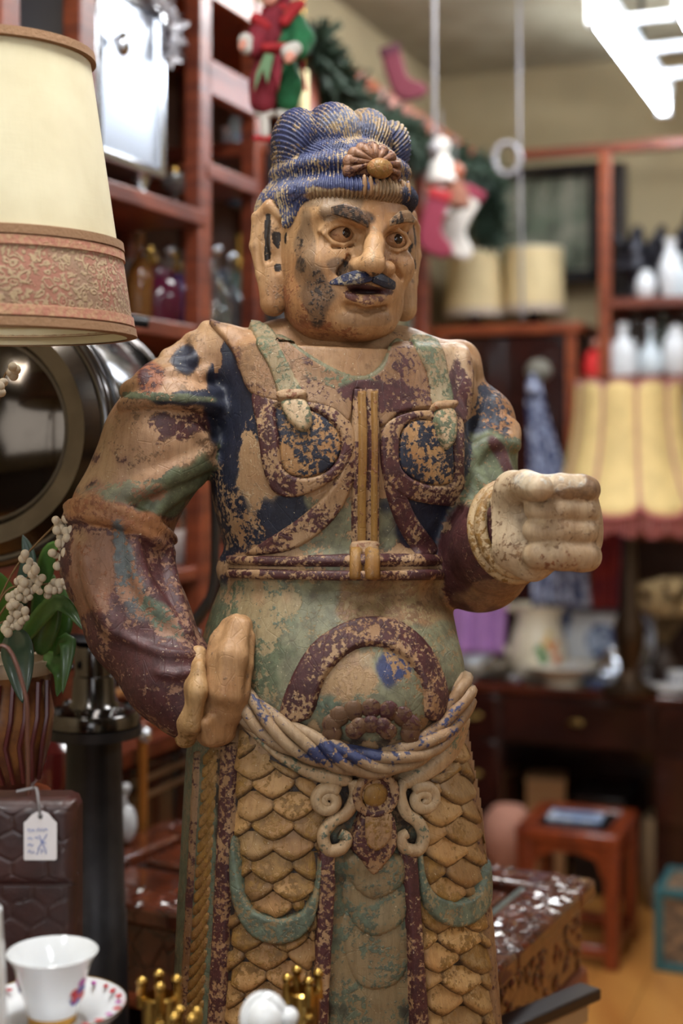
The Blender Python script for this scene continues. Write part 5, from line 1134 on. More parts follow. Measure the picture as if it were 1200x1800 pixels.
# red-capped doll beside the lamp top
p = onback(1046,.30,Zm+.02); t = thing('red_bottle_doll', 'small red-dressed doll with dark hair above the fringed lampshade', 'doll', p); 
mb = MB(); mb.lathe([(.045,-.02),(.05,.02),(.035,.07),(.012,.085)], (0,0,0), 16); part(t, 'dress', mb, mat('bright_red_cloth',(214,40,38),.7)); mb = MB(); mb.ball((0,0,.11), .028, 12, 8); part(t, 'hair', mb, black); mb = MB(); mb.ball((0,-.014,.105), .02, 12, 8); part(t, 'face', mb, skin)
# ---- stool, boxes under the desk, crate
Ys = 4.42; sz = zof(1452,Ys); sx0, sx1 = at(908,0,Ys)[0], at(1086,0,Ys)[0]; sw = (sx1-sx0)/math.cos(TH)*.94; ctr = np.array([(sx0+sx1)/2+.05, Ys+.10, 0])
t = thing('wooden_stool', 'reddish square stool with inset dark top in front of desk', 'stool', ctr, RZ); sr = mat('stool_rosewood', (140,62,30), .3, col2=(108,44,24), vscale=2, stretch=(10,10,2), coat=.3)
h2 = sw/2-.022; dp = .15
for sx in (-1,1):
    for sy in (-1,1):
        mb = MB(); mb.beam((sx*h2,sy*dp,0),(sx*h2,sy*dp,sz-.02),.044,.044,up=(0,1,0)); part(t, 'leg', mb, sr, .006)
for sy in (-1,1):
    mb = MB(); mb.box((0,sy*dp,sz-.02), (sw,.05,.04)); part(t, 'top_rail', mb, sr, .008)
    mb = MB(); P = [(-h2,-.10),(-h2+.03,-.10),(-h2+.05,-.045),(-h2+.10,-.03),(h2-.10,-.03),(h2-.05,-.045),(h2-.03,-.10),(h2,-.10),(h2,0),(-h2,0)]; mb.prism(P, .02, (0,sy*dp,sz-.04)); part(t, 'apron', mb, sr, .003)
    mb = MB(); mb.box((0,sy*dp,.05), (sw-.06,.03,.035)); part(t, 'stretcher', mb, sr, .005)
for sx in (-1,1):
    mb = MB(); mb.box((sx*h2,0,sz-.02), (.05,2*dp,.04)); part(t, 'top_rail', mb, sr, .008); mb = MB(); mb.box((sx*h2,0,.05), (.03,2*dp-.04,.035)); part(t, 'stretcher', mb, sr, .005)
    mb = MB(); mb.box((sx*h2,0,sz-.075), (.02,2*dp-.04,.05)); part(t, 'apron', mb, sr, .003)
mb = MB(); mb.box((0,0,sz-.016), (sw-.05,2*dp-.05,.018)); part(t, 'seat', mb, black)
p = at(1012,1437,Ys+.12); p[2] = sz-.006; t = thing('booklet', 'blue and white booklet lying on the stool', 'booklet', p, RZ+.05); mb = MB(); mb.box((0,0,.005), (.17,.10,.010)); part(t, 'pages', mb, mat('paper_blue_white',(206,214,228),.4,col2=(150,170,205),vscale=18), .002); mb = MB(); mb.box((0,0,.0107), (.12,.05,.0012)); part(t, 'cover_picture', mb, mat('slate_blue_print',(92,112,150),.4))
t = thing('cardboard_box', 'light brown box under desk behind the stool', 'box', RM(a_of(.62,960),.62,.0), RZ+.2); bz = zof(1378,5.1)
mb = MB(); mb.box((0,0,bz/2), (.14,.16,bz)); part(t, 'box_body', mb, mat('kraft_card',(176,128,84),.8), .004); mb = MB(); mb.box((0,0,bz+.004), (.146,.166,.012)); part(t, 'lid', mb, mat('kraft_card_lid',(190,142,96),.8), .003)
t = thing('round_basket', 'pinkish rounded basket under left side of the desk', 'basket', (*(at(893,0,4.72)[:2]), 0)); bz = zof(1418,4.72); mb = MB(); mb.lathe([(.06,bz-.2),(.09,bz-.12),(.085,bz-.04),(.05,bz),(.0,bz+.004)], (0,0,0), 24); part(t, 'basket_body', mb, mat('pink_buff',(184,130,110),.8)); mb = MB(); mb.lathe([(.07,0),(.08,.02),(.03,.05),(.03,bz-.2),(.07,bz-.19)], (0,0,0), 16); part(t, 'pedestal', mb, wood_k)
mb = MB(); p = at(1030,0,5.05); p[2] = 0; rbox(mb, a_of(.6,1016), a_of(.6,1110), .48, .72, .0, zof(1398,5.05)); solo('dark_box', mb, wood_k, 'black box with pale top edge under desk', 'box', .01)
t = thing('patterned_crate', 'teal crate with printed side on the floor at right', 'crate', (*(at(1222,0,4.40)[:2]), 0), RZ); teal = mat('teal_paint', (46,98,104), .6); cw, ch = .21, .25
mb = MB(); mb.box((0,0,ch/2), (cw-.02,.24,ch-.02)); part(t, 'crate_box', mb, mat('speckled_print', (70,64,58), .6, col2=(150,120,90), vscale=34)); 
for sx in (-1,1):
    for sy in (-1,1): mb = MB(); mb.box((sx*(cw/2-.012),sy*.118,ch/2), (.026,.026,ch)); part(t, 'corner_strip', mb, teal, .004)
for z in (.013, ch-.013):
    for sy in (-1,1): mb = MB(); mb.box((0,sy*.120,z), (cw-.05,.022,.026)); part(t, 'edge_strip', mb, teal, .004)
    for sx in (-1,1): mb = MB(); mb.box((sx*cw/2-sx*.012,0,z), (.022,.21,.026)); part(t, 'edge_strip', mb, teal, .004)
t = thing('floor_basket', 'dim beige basket in the shadow right of stool', 'basket', (*(at(1190,0,4.9)[:2]), 0)); mb = MB(); mb.lathe([(.10,0),(.13,.1),(.12,.3),(.11,.32),(.11,.1),(0,.02)], (0,0,0), 24); part(t, 'basket_body', mb, mat('beige_wicker',(150,124,92),.9))
# ================================================================== CARVED CHEST BEHIND THE STATUE
FR = np.array([.219,2.04]); e2 = np.array([.207,.41]); EL2 = np.linalg.norm(e2); e2 = e2/EL2; e1 = np.array([-e2[1], e2[0]]); CT = .85; CL, CD = .86, .46
cang = math.atan2(-e1[1], -e1[0]); cc = FR+e1*CL/2+e2*CD/2
nt = NT('carved_camphor_wood'); v = nt.n('ShaderNodeTexVoronoi', Scale=22.0); v.feature = 'DISTANCE_TO_EDGE'; nt.l(nt.co(), v.inputs['Vector']); n = nt.noise(20,5,.6)
nt.l(nt.mix(nt.sstep(v.outputs['Distance'],.0,.03), lin((46,22,14)), nt.mix(nt.sstep(n,.35,.65), lin((98,46,26)), lin((70,32,20)))), nt.b.inputs['Base Color']); nt.b.inputs['Roughness'].default_value = .2; nt.b.inputs['Coat Weight'].default_value = .5
nt.bump(nt.math('ADD', nt.sstep(v.outputs['Distance'],0,.05), nt.math('MULTIPLY', n, .5)), .45, .003); carved = nt.m
chest = thing('carved_chest', 'reddish carved wooden chest with panelled top behind the statue', 'chest', (cc[0],cc[1],.62), cang)
def cb(nm, x0,x1,y0,y1,z0,z1,m,bv=.004,par=chest):
    mb = MB(); mb.box(((x0+x1)/2,(y0+y1)/2,(z0+z1)/2-.62), (x1-x0,y1-y0,z1-z0)); return part(par, nm, mb, m, bv)
hx, hy = CL/2, CD/2
cb('chest_body', -hx+.01,hx-.01,-hy+.01,hy-.01,.69,CT-.035,carved)
cb('base_moulding', -hx,hx,-hy,hy,.675,.70,wood_r,.008)
for sx in (-1,1):
    for sy in (-1,1): cb('leg', sx*(hx-.03)-.03,sx*(hx-.03)+.03,sy*(hy-.03)-.03,sy*(hy-.03)+.03,.62,.68,wood_o)
for y0,y1 in ((-hy-.01,-hy+.075),(hy-.075,hy+.01)): cb('lid_border', -hx-.01,hx+.01,y0,y1,CT-.035,CT,carved,.008)
for x0,x1 in ((-hx-.01,-hx+.075),(hx-.085,hx+.01)): cb('lid_border', x0,x1,-hy+.076,hy-.076,CT-.035,CT,carved,.008)
cb('lid_recess', -hx+.05,hx-.05,-hy+.05,hy-.05,CT-.034,CT-.024,wood_k)
tealg = mat('dusty_glass_edge',(104,112,108),.15,coat=.5)
for x0 in (-.17, .19): cb('cross_rail', x0,x0+.05,-hy+.078,hy-.078,CT-.026,CT+.004,wood_r,.006); cb('glass_edge', x0+.052,x0+.062,-hy+.08,hy-.08,CT-.026,CT-.004,tealg,.002)
cb('glass_edge', hx-.098,hx-.086,-hy+.08,hy-.08,CT-.03,CT-.004,tealg,.002)
for x0,x1 in ((-hx+.09,-.18),(-.1,.18),(.26,hx-.11)):
    for y0,y1 in ((-hy+.10,-.03),(.01,hy-.10)): cb('lid_panel', x0,x1,y0,y1,CT-.028,CT-.010,carved,.006)
mb = MB()     # leaf carving standing proud of the lid border and the end
for k in range(360):
    sidev = k % 2 if k % 6 else 2
    if sidev == 0: p = np.array([hx-.038+rng.uniform(-.035,.035), rng.uniform(-hy,hy), CT-.62]); nn = (0,0,1)
    elif sidev == 1: p = np.array([rng.uniform(-hx,hx), rng.choice([-1,1])*(hy-.03)+rng.uniform(-.03,.03), CT-.62]); nn = (0,0,1)
    else: p = np.array([hx-.009, rng.uniform(-hy+.02,hy-.02), rng.uniform(.71,CT-.045)-.62]); nn = (1,0,0)
    R = frame(nn); a = rng.uniform(0,2*PI); Rr = R@Rz(a); L_ = rng.uniform(.012,.022)
    mb.add([p+Rr@np.array(q) for q in ((-L_,0,-.001),(0,-L_*.45,.001),(L_,0,.0),(0,L_*.45,.001),(0,0,.0038))], [[0,1,4],[1,2,4],[2,3,4],[3,0,4]])
o = part(chest, 'leaf_carving', mb, carved, smooth=False); o['kind'] = 'stuff'
mb = MB(); c = np.array([hx-.17,hy-.11,CT-.62+.022]); mb.tube([c+np.array([.03*math.cos(q),0,.026*math.sin(q)]) for q in np.linspace(0,2*PI,20,endpoint=False)], .006, 8, closed=True); mb.ball(c+np.array([-.02,.0,-.02]), (.02,.012,.01), 10, 7); part(chest, 'lid_handle', mb, wood_k)
sb = thing('low_bench', 'black-brown low bench with board top carrying the carved chest', 'bench', (cc[0]+.0,cc[1]-.0,0), cang-.13)
mb = MB(); mb.box((0,.0,.605), (CL-.06,CD+.0,.03)); part(sb, 'board', mb, wood_k, .004)
mb = MB(); mb.box((0,.0,.57), (CL-.08,CD-.04,.04)); part(sb, 'under_frame', mb, mat('pale_buff_wood',(150,120,84),.6), .004)
for sx in (-1,1):
    for sy in (-1,1): mb = MB(); mb.box((sx*.34,sy*.19,.275), (.05,.05,.55)); part(sb, 'leg', mb, wood_k, .004)
A_p, B_p = np.array([.387,2.17]), np.array([.236,2.03]); dp_ = (A_p-B_p)/np.linalg.norm(A_p-B_p); C_p = A_p-dp_*.27; n_p = np.array([dp_[1],-dp_[0]]); zp = .772
pb = thing('plank_stand', 'dark narrow plank stand with pale underside beside the chest corner', 'stand', (*((A_p+C_p)/2-n_p*.008),0), math.atan2(dp_[1],dp_[0]))
mb = MB(); mb.box((0,0,zp-.009), (.27,.04,.018)); part(pb, 'top_plank', mb, wood_k, .003); mb = MB(); mb.box((-.01,0,zp-.032), (.24,.03,.028)); part(pb, 'under_rail', mb, MATS['pale_buff_wood'], .003)
for sx in (-.10,.08): mb = MB(); mb.box((sx,0,(zp-.046)/2), (.03,.028,zp-.046)); part(pb, 'leg', mb, wood_k, .003)
# ================================================================== SEARCHLIGHT ON ITS COLUMN
LCn = at(-34,755,2.05); axd = np.array([.16,.985,.0]); axd /= np.linalg.norm(axd); RL = .194; LF = frame(axd)
colp = at(165,0,2.17); sl_ = thing('searchlight', 'polished chrome ship searchlight on a dark tapered column', 'searchlight', (colp[0],colp[1],0))
mir = mat('smoked_mirror', (88,78,68), .10, 1.0, var=.3, vscale=9); chrome = mat('chrome', (104,100,98), .16, 1.0, var=.2, vscale=20)
mb = MB(); mb.lathe([(RL*.93,0),(RL*.97,.02),(RL*.985,.2),(RL*.97,.39),(RL*.8,.44),(RL*.4,.46),(0,.465)], LCn, 56, axd); part(sl_, 'drum', mb, steel, world=True)
for r0, z0, w0 in ((RL*.98,.0,.012),(RL*1.0,.025,.008),(RL*.99,.05,.006),(RL*1.0,.33,.006)):
    mb = MB(); mb.tube([LCn+LF@np.array([r0*math.cos(q),r0*math.sin(q),z0]) for q in np.linspace(0,2*PI,64,endpoint=False)], w0, 10, closed=True); part(sl_, 'rim_ring', mb, chrome if z0 != .025 else black, world=True)
mb = MB(); mb.lathe([(RL*.97,-.006),(RL*.86,-.03),(RL*.73,-.026),(RL*.69,-.01)], LCn, 56, axd); part(sl_, 'bezel', mb, mat('worn_steel', (112,104,96), .2, 1.0, var=.3, vscale=12), world=True)
mb = MB(); mb.lathe([(RL*.70,-.008),(RL*.55,-.018),(RL*.3,-.026),(0,-.03)], LCn, 56, axd); part(sl_, 'lens', mb, mir, world=True)
for q, z0 in ((math.radians(70),.1),(math.radians(60),.3),(math.radians(35),.22),(math.radians(40),.4)):
    c = LCn+LF@np.array([RL*math.cos(q),RL*math.sin(q),z0]); mb = MB(); mb.tube([c, c+np.array([0,0,.012])], .008, 8); part(sl_, 'rivet', mb, black, world=True)
mb = MB(); c = at(240,563,2.3); mb.tube([c+np.array([-.012,0,0]), c+np.array([.02,0,-.004])], .009, 10); part(sl_, 'latch_knob', mb, black, world=True)
mb = MB(); mb.tube(spline([at(375,830,2.33),at(378,950,2.33),at(372,1040,2.32),at(345,1090,2.28),at(316,1118,2.24)],5), .021, 8, flat=.35); part(sl_, 'yoke_arm', mb, iron, world=True)
mb = MB(); mb.tube(spline([at(-330,830,2.1),at(-320,950,2.1),at(-250,1070,2.12),at(-100,1112,2.14)],5), .021, 8, flat=.35); part(sl_, 'yoke_arm', mb, iron, world=True)
mb = MB(); mb.tube([at(-110,1112,2.14),at(60,1122,2.16),at(170,1126,2.17),at(345,1112,2.26)], .020, 8, flat=.45); part(sl_, 'yoke_bar', mb, iron, world=True)
mb = MB(); mb.add([at(20,1128,2.12),at(108,1126,2.12),at(55,1085,2.11),at(10,1060,2.11),at(20,1128,2.15),at(108,1126,2.15),at(55,1085,2.14),at(10,1060,2.14)], [[0,1,2,3],[7,6,5,4],[0,4,5,1],[1,5,6,2],[2,6,7,3],[3,7,4,0]]); part(sl_, 'gusset', mb, iron, .003, world=True)
x_c, y_c = colp[0], colp[1]; zc_ = lambda py: zof(py, y_c)
mb = MB(); mb.lathe([(.028,zc_(1135)),(.030,zc_(1150)),(.029,zc_(1185)),(.031,zc_(1187)),(.034,zc_(1230)),(.040,zc_(1242))], (x_c,y_c,0), 28); part(sl_, 'neck', mb, chrome, world=True)
mb = MB(); mb.lathe([(.040,zc_(1240)),(.068,zc_(1248)),(.071,zc_(1254)),(.071,zc_(1272)),(.068,zc_(1274))], (x_c,y_c,0), 36); part(sl_, 'flange', mb, chrome, world=True)
mb = MB(); mb.lathe([(.0,zc_(1274)),(.072,zc_(1275)),(.072,zc_(1292)),(.045,zc_(1296))], (x_c,y_c,0), 36); part(sl_, 'collar', mb, iron, world=True)
for k in range(6): a = k*PI/3+.45; mb = MB(); mb.lathe([(.008,0),(.008,.008),(.004,.011)], (x_c+.055*math.cos(a),y_c+.055*math.sin(a),zc_(1249)), 6); part(sl_, 'bolt', mb, chrome, world=True)
mb = MB(); c = np.array([x_c-.03,y_c-.02,zc_(1168)]); mb.tube([c, c+np.array([-.012,-.012,0])], .006, 8); mb.ball(c+np.array([-.014,-.014,0]), .009, 10, 7); part(sl_, 'set_screw', mb, black, world=True)
mb = MB(); mb.lathe([(.042,zc_(1294)),(.043,zc_(1400)),(.048,zc_(1600)),(.0495,zc_(1602)),(.053,zc_(1800)),(.07,.06),(.10,.03),(.10,0)], (x_c,y_c,0), 36); part(sl_, 'column', mb, iron, world=True)
# ================================================================== BIG LAMPSHADE, LEFT
Yl = 1.62; lp = at(-12,0,Yl); zb_ = zof(590,Yl); rb = 240/FP*Yl; rt = 167/FP*Yl; zt = CZ+738/FP*(Yl-rt)
t = thing('floor_lamp', 'large cream fabric lampshade with brocade band and brown trim', 'lamp', (lp[0],lp[1],0))
nt = NT('cream_linen'); n = nt.noise(1,3,.5,stretch=(260,260,60)); n2 = nt.noise(1,3,.5,stretch=(40,40,300)); n3 = nt.noise(7,4,.6)
nt.l(nt.mix(nt.sstep(n3,.3,.7), lin((212,203,172)), lin((196,185,152))), nt.b.inputs['Base Color']); nt.b.inputs['Roughness'].default_value = .85; nt.bump(nt.math('ADD',n,n2), .12, .001)
rz_ = lambda z: rb+(rt-rb)*(z-zb_)/(zt-zb_)
zs_ = np.linspace(zb_, zt, 8); mb = MB(); mb.shell([(rz_(z), z) for z in zs_], .0025, (0,0,0), 72); part(t, 'lamp_shade', mb, nt.m)
nb = NT('brocade'); v = nb.n('ShaderNodeTexVoronoi', Scale=95.0); nb.l(nb.co((1,1,1)), v.inputs['Vector']); w_ = nb.noise(70,4,.6); w2 = nb.noise(16,2,.5)
pat = nb.sstep(nb.math('SINE', nb.math('MULTIPLY', nb.math('ADD', nb.math('MULTIPLY', v.outputs['Distance'], .5), nb.math('MULTIPLY', w_, 1.6)), 17.0)), -.5, .9)
nb.l(nb.mix(pat, nb.mix(nb.sstep(w2,.45,.6), lin((146,116,94)), lin((156,106,88))), lin((170,146,114))), nb.b.inputs['Base Color']); nb.b.inputs['Roughness'].default_value = .9; nb.bump(nb.math('ADD', pat, nb.math('MULTIPLY', w_, .8)), .7, .004)
def band(f0, f1, o, m, nm):
    z0, z1 = zb_+(zt-zb_)*f0, zb_+(zt-zb_)*f1; mb = MB(); mb.shell([(rz_(z)+o*k, z) for z, k in ((z0,.3),(z0+(z1-z0)*.1,1),(z1-(z1-z0)*.1,1),(z1,.3))], o, (0,0,0), 96); return part(t, nm, mb, m)
br_t = mat('brown_braid', (136,102,72), .85, bump=.5, bscale=260); pk = mat('pink_gold_braid', (164,106,88), .85, col2=(174,138,104), vscale=160, bump=.6, bscale=220)
band(.035,.305,.004,nb.m,'brocade_band'); band(-.005,.03,.007,br_t,'bottom_trim'); band(.03,.07,.006,pk,'braid'); band(.262,.30,.006,pk,'braid'); band(.297,.335,.007,br_t,'brown_trim'); band(.965,1.003,.006,br_t,'top_trim')
mb = MB(); mb.lathe([(.14,0),(.14,.02),(.03,.05),(.008,.1),(.0055,zb_-.3),(.0055,zb_+.1)], (0,0,0), 24); part(t, 'lamp_pole', mb, brass)
for k in range(3): a = k*2.1; mb = MB(); mb.tube([(0,0,zb_+.09),(rz_(zb_+.1)*math.cos(a),rz_(zb_+.1)*math.sin(a),zb_+.1)], .002, 5); part(t, 'shade_spoke', mb, brass)
# ================================================================== DISPLAY TABLE AT THE FRONT, BAG, CUP, BRASS
TZ = .965
t = thing('display_table', 'narrow dark display table below the frame at front left', 'table', (-.2,1.33,0))
mb = MB(); mb.box((0,0,TZ-.015), (.78,.40,.03)); part(t, 'table_top', mb, wood_d, .004)
for sx in (-1,1):
    for sy in (-1,1): mb = MB(); mb.box((sx*.36,sy*.17,(TZ-.03)/2), (.05,.05,TZ-.03)); part(t, 'leg', mb, wood_d, .004)
# saucers stacked under the cup
px_c = 92; Yc_ = 1.33; cp = at(px_c,0,Yc_); rimz = zof(1672,Yc_); saz = zof(1762,Yc_)
sr_ = 130/FP*Yc_
base_z = saz-.028
mb = MB(); mb.lathe([(.0,0),(.045,0),(.05,.01),(.05,base_z-TZ-.008),(.045,base_z-TZ),(0,base_z-TZ)], (cp[0],cp[1],TZ), 32); solo('china_pedestal', mb, porc, 'white china stand under the saucer and cup', 'stand')
t = thing('saucer', 'white saucer with red floral rim under the white cup', 'saucer', (cp[0],cp[1],base_z))
mb = MB(); mb.lathe([(0,.003),(.03,.003),(.032,.009),(.05,.011),(sr_*.98,.028),(sr_,.0275),(sr_*.97,.024),(.05,.006),(.034,.0),(0,.0)], (0,0,0), 64); part(t, 'dish', mb, porc)
flo = [mat('red_enamel',(186,44,52),.3), mat('magenta_enamel',(170,70,150),.3), mat('blue_enamel',(60,70,150),.3)]
for k in range(26):
    a = 2*PI*k/26+.1; mb = MB(); rr = sr_*(.88+.02*(k%2)); mb.ball((rr*math.cos(a),rr*math.sin(a),.0262), (.0035+.001*(k%3),.0025,.0012), 8, 5, Rz(a+.7)); part(t, 'painted_flower', mb, flo[0] if k%4 else flo[1])
mb = MB(); mb.tube([(sr_*.995*math.cos(q),sr_*.995*math.sin(q),.028) for q in np.linspace(0,2*PI,64,endpoint=False)], .0008, 5, closed=True); part(t, 'gilt_line', mb, brass)
cupz = base_z+.011; ch_ = rimz-cupz; cr = 80/FP*Yc_
t = thing('teacup', 'white porcelain teacup with gold foot ring on the saucer', 'cup', (cp[0],cp[1],cupz))
mb = MB(); mb.lathe([(0,.006),(cr*.52,.006),(cr*.58,.014),(cr*.70,ch_*.5),(cr*.86,ch_*.85),(cr,ch_),(cr*.985,ch_+.0005),(cr*.84,ch_*.85),(cr*.67,ch_*.5),(cr*.52,.016),(0,.013)], (0,0,0), 64); part(t, 'cup_body', mb, porc)
mb = MB(); mb.lathe([(cr*.46,0),(cr*.53,0),(cr*.54,.008),(cr*.5,.008)], (0,0,0), 48); part(t, 'foot_ring', mb, mat('gold_luster',(200,150,70),.25,.8))
for a, z, s, m in ((-25,.42,.010,0),(-18,.5,.008,2),(-32,.38,.007,2),(-22,.62,.006,1),(-35,.5,.006,0),(-172,.5,.008,2),(-165,.6,.006,1)):
    a = math.radians(a); rr = cr*np.interp(z,[0,.5,.85,1],[.58,.70,.86,1])+.0003; mb = MB(); mb.ball((rr*math.cos(a),rr*math.sin(a),z*ch_), (s,s*.7,.001), 9, 6, frame((math.cos(a),math.sin(a),-.2))); part(t, 'painted_flower', mb, flo[m])
p = at(-48,0,1.25); t = thing('milk_jug', 'white porcelain vessel cut off by the left edge', 'jug', (p[0],p[1],TZ)); hz = zof(1600,1.25)-TZ; mb = MB(); mb.lathe([(0,0),(.026,0),(.033,.03),(.029,hz*.7),(.025,hz),(.022,hz),(.025,hz*.7),(0,.02)], (0,0,0), 32); part(t, 'jug_body', mb, porc); mb = MB(); mb.tube(spline([(-.028,0,hz*.9),(-.05,0,hz*.8),(-.045,0,hz*.4),(-.03,0,hz*.3)],5), .004, 6); part(t, 'handle', mb, porc)
# leather bag
Yg = 1.475; gx0, gx1 = at(-70,0,Yg)[0], at(144,0,Yg)[0]; gz1 = zof(1392,Yg); gw, gh = gx1-gx0, gz1-TZ
t = thing('leather_handbag', 'brown crocodile-embossed leather handbag with flap and strap', 'handbag', ((gx0+gx1)/2,Yg,TZ))
lea = mat('brown_leather', (66,34,30), .42, col2=(46,24,22), vscale=14, coat=.25, bump=.2, bscale=160)
def croc(nm, z0, z1, y, n1=84, n2=84, top_round=.0):
    xs = np.linspace(-gw/2, gw/2, n1); zs2 = np.linspace(z0, z1, n2); X, Z = np.meshgrid(xs, zs2, indexing='ij'); r_ = .027; row = np.floor(Z/r_*1.15); best = np.full(X.shape, 9.); sec = np.full(X.shape, 9.); rr = np.random.default_rng(5)
    for i in range(-12,14):
        for j in range(-4,24):
            cx = i*r_*1.25+(j%2)*r_*.6+rr.uniform(-.005,.005); cz = j*r_*.85+rr.uniform(-.004,.004); d = np.sqrt(((X-cx)/1.25)**2+(Z-cz)**2)
            sec = np.minimum(sec, np.maximum(best, d)); best = np.minimum(best, d)
    g = np.clip((sec-best)/.006, 0, 1); h = .0018*np.sqrt(1-(1-g)**2)
    ed = np.minimum(np.minimum(X+gw/2, gw/2-X), np.minimum(Z-z0, z1-Z)); k = np.clip(ed/.012,0,1); prof = np.sqrt(1-(1-k)**2)
    G_ = np.stack([X, y-(.010*prof+h*k), Z], -1); mb = MB(); mb.grid(G_); return part(t, nm, mb, lea, sharp=0)
fzz = gh-(1540-1392)/FP*Yg
mb = MB(); mb.box((0,.005,gh/2), (gw-.006,.055,gh-.006)); part(t, 'bag_body', mb, lea, .012)
croc('front_panel', .0, fzz+.01, -.02); croc('flap', fzz, gh, -.027)
mb = MB(); mb.tube([(-gw/2+.004,-.031,fzz+.001),(gw/2-.004,-.031,fzz+.001)], .002, 6); part(t, 'flap_piping', mb, lea)
sx_ = at(50,0,Yg)[0]-(gx0+gx1)/2; mb = MB(); P = spline([(sx_,0,gh-.005),(sx_-.002,.004,gh+.05),(sx_-.006,.01,gh+.10),(sx_-.03,.014,gh+.15),(sx_-.07,.01,gh+.10),(sx_-.085,0,gh-.005)],6); mb.tube(P, .0048, 8, flat=.45); part(t, 'strap', mb, mat('brown_strap',(88,52,40),.5))
tg = at(71,1470,Yg-.045); t2 = thing('price_tag', 'white price tag with blue handwriting tied to the handbag', 'tag', tg)
S_ = (Yg-.045)/FP; poly = [(-28,-42),(26,-42),(29,-39),(29,24),(22,30),(14,40),(4,44),(-6,43),(-15,38),(-24,28),(-29,24),(-29,-39)]
mb = MB(); mb.prism([(x*S_,y*S_) for x,y in poly], .0008); part(t2, 'card', mb, mat('tag_card',(226,220,222),.7), .0002)
mb = MB(); mb.tube([(.0,-.0006,35*S_),(0,-.0012,35*S_)], .0022, 12); part(t2, 'eyelet', mb, black)
ink = mat('blue_ink',(80,104,176),.6); mb = MB(); sc_ = lambda L: [(x*S_,-.0008,y*S_) for x,y in L]
for L in ([(-22,10),(-20,14),(-18,8),(-15,13),(-13,9),(-10,12)],[(-6,9),(-3,15),(0,9),(3,14),(6,9),(9,14),(13,11)],[(-22,-4),(-18,-2),(-14,-5)],[(-10,-3),(-6,-1),(-3,-5)],[(-22,-16),(-18,-13),(-15,-17),(-12,-14)],[(-22,-28),(-18,-24),(-16,-30),(-12,-26),(-10,-30)],[(-6,-32),(-2,-20)],[(2,-30),(2,-22),(6,-26),(10,-22),(10,-31)],[(-4,-22),(12,4)],[(8,-22),(-2,2)],[(0,-8),(10,-12)]):
    mb.tube(sc_(L), .0004, 4)
part(t2, 'handwriting', mb, ink); mb = MB(); mb.tube(spline([(0,-.001,35*S_),(-2*S_,-.003,60*S_),(-8*S_,.004,80*S_),(-20*S_,.02,76*S_),(-50*S_,.02,70*S_)],5), .0014, 6); part(t2, 'string', mb, cord)
# brass crown cups and porcelain figure
def crown(px, ytip, Y, label, rot=0, s=1.0):
    p = at(px,0,Y); zt = zof(ytip,Y); t = thing('brass_cup', label, 'cup', (p[0],p[1],TZ), rot, 'small brass crown cups'); h = zt-TZ; r = .0155*s
    mb = MB(); mb.lathe([(r*1.1,0),(r*1.1,.006),(r*.4,.014),(r*.35,h-.090),(r*.8,h-.08),(r*1.05,h-.05),(r*1.1,h-.016),(r*.9,h-.014),(r*.85,h-.05),(0,h-.07)], (0,0,0), 24); part(t, 'cup_body', mb, brass)
    for k in range(4):
        a = k*PI/2+.0; c, s_ = math.cos(a), math.sin(a); mb = MB(); mb.tube([(r*1.0*c,r*1.0*s_,h-.024),(r*1.1*c,r*1.1*s_,h-.012),(r*1.05*c,r*1.05*s_,h-.004)], [.006,.0045,.004], 8); mb.ball((r*1.05*c,r*1.05*s_,h-.001), .0056, 10, 7); part(t, 'prong', mb, brass)
    mb = MB(); mb.ball((0,-r,h-.036), .005, 10, 6); part(t, 'boss', mb, brass); return t
crown(280,1722,1.34,'small brass crown-topped cup right of the teacup',.15,1.0); crown(532,1714,1.40,'small brass crown-topped cup beside the porcelain head',.4,1.0)
crown(326,1782,1.28,'brass cup tip barely showing at bottom edge left of porcelain head',.6,.7)
p = at(464,0,1.30); t = thing('porcelain_figurine', 'white porcelain figurine head with combed hair at bottom edge', 'figurine', (p[0],p[1],TZ)); hz = zof(1752,1.30)-TZ; r = .0185
mb = MB(); mb.lathe([(0,0),(.03,0),(.03,.01),(.022,.03),(.02,hz-.055),(.01,hz-.04),(.009,hz-.032)], (0,0,0), 24); part(t, 'robe', mb, porc); mb = MB(); mb.ball((0,0,hz-.021), (r,r*1.05,r*1.15), 24, 14); part(t, 'head', mb, porc)
for k in range(11): a = -.5+k*.36; mb = MB(); mb.tube([(r*1.02*math.sin(q)*math.cos(a+q*.3)*1.02,r*1.05*math.sin(q)*math.sin(a+q*.3)*1.02+.001,hz-.021+r*1.17*math.cos(q)) for q in np.linspace(.1,1.9,10)], .0035, 6); part(t, 'hair_lock', mb, porc)
mb = MB(); mb.ball((at(508,0,1.3)[0]-p[0],.0,zof(1787,1.3)-TZ), .009, 14, 9); mb.tube([(at(508,0,1.3)[0]-p[0],0,zof(1795,1.3)-TZ),(.012,0,hz-.08)], .007, 8); part(t, 'raised_hand', mb, porc)
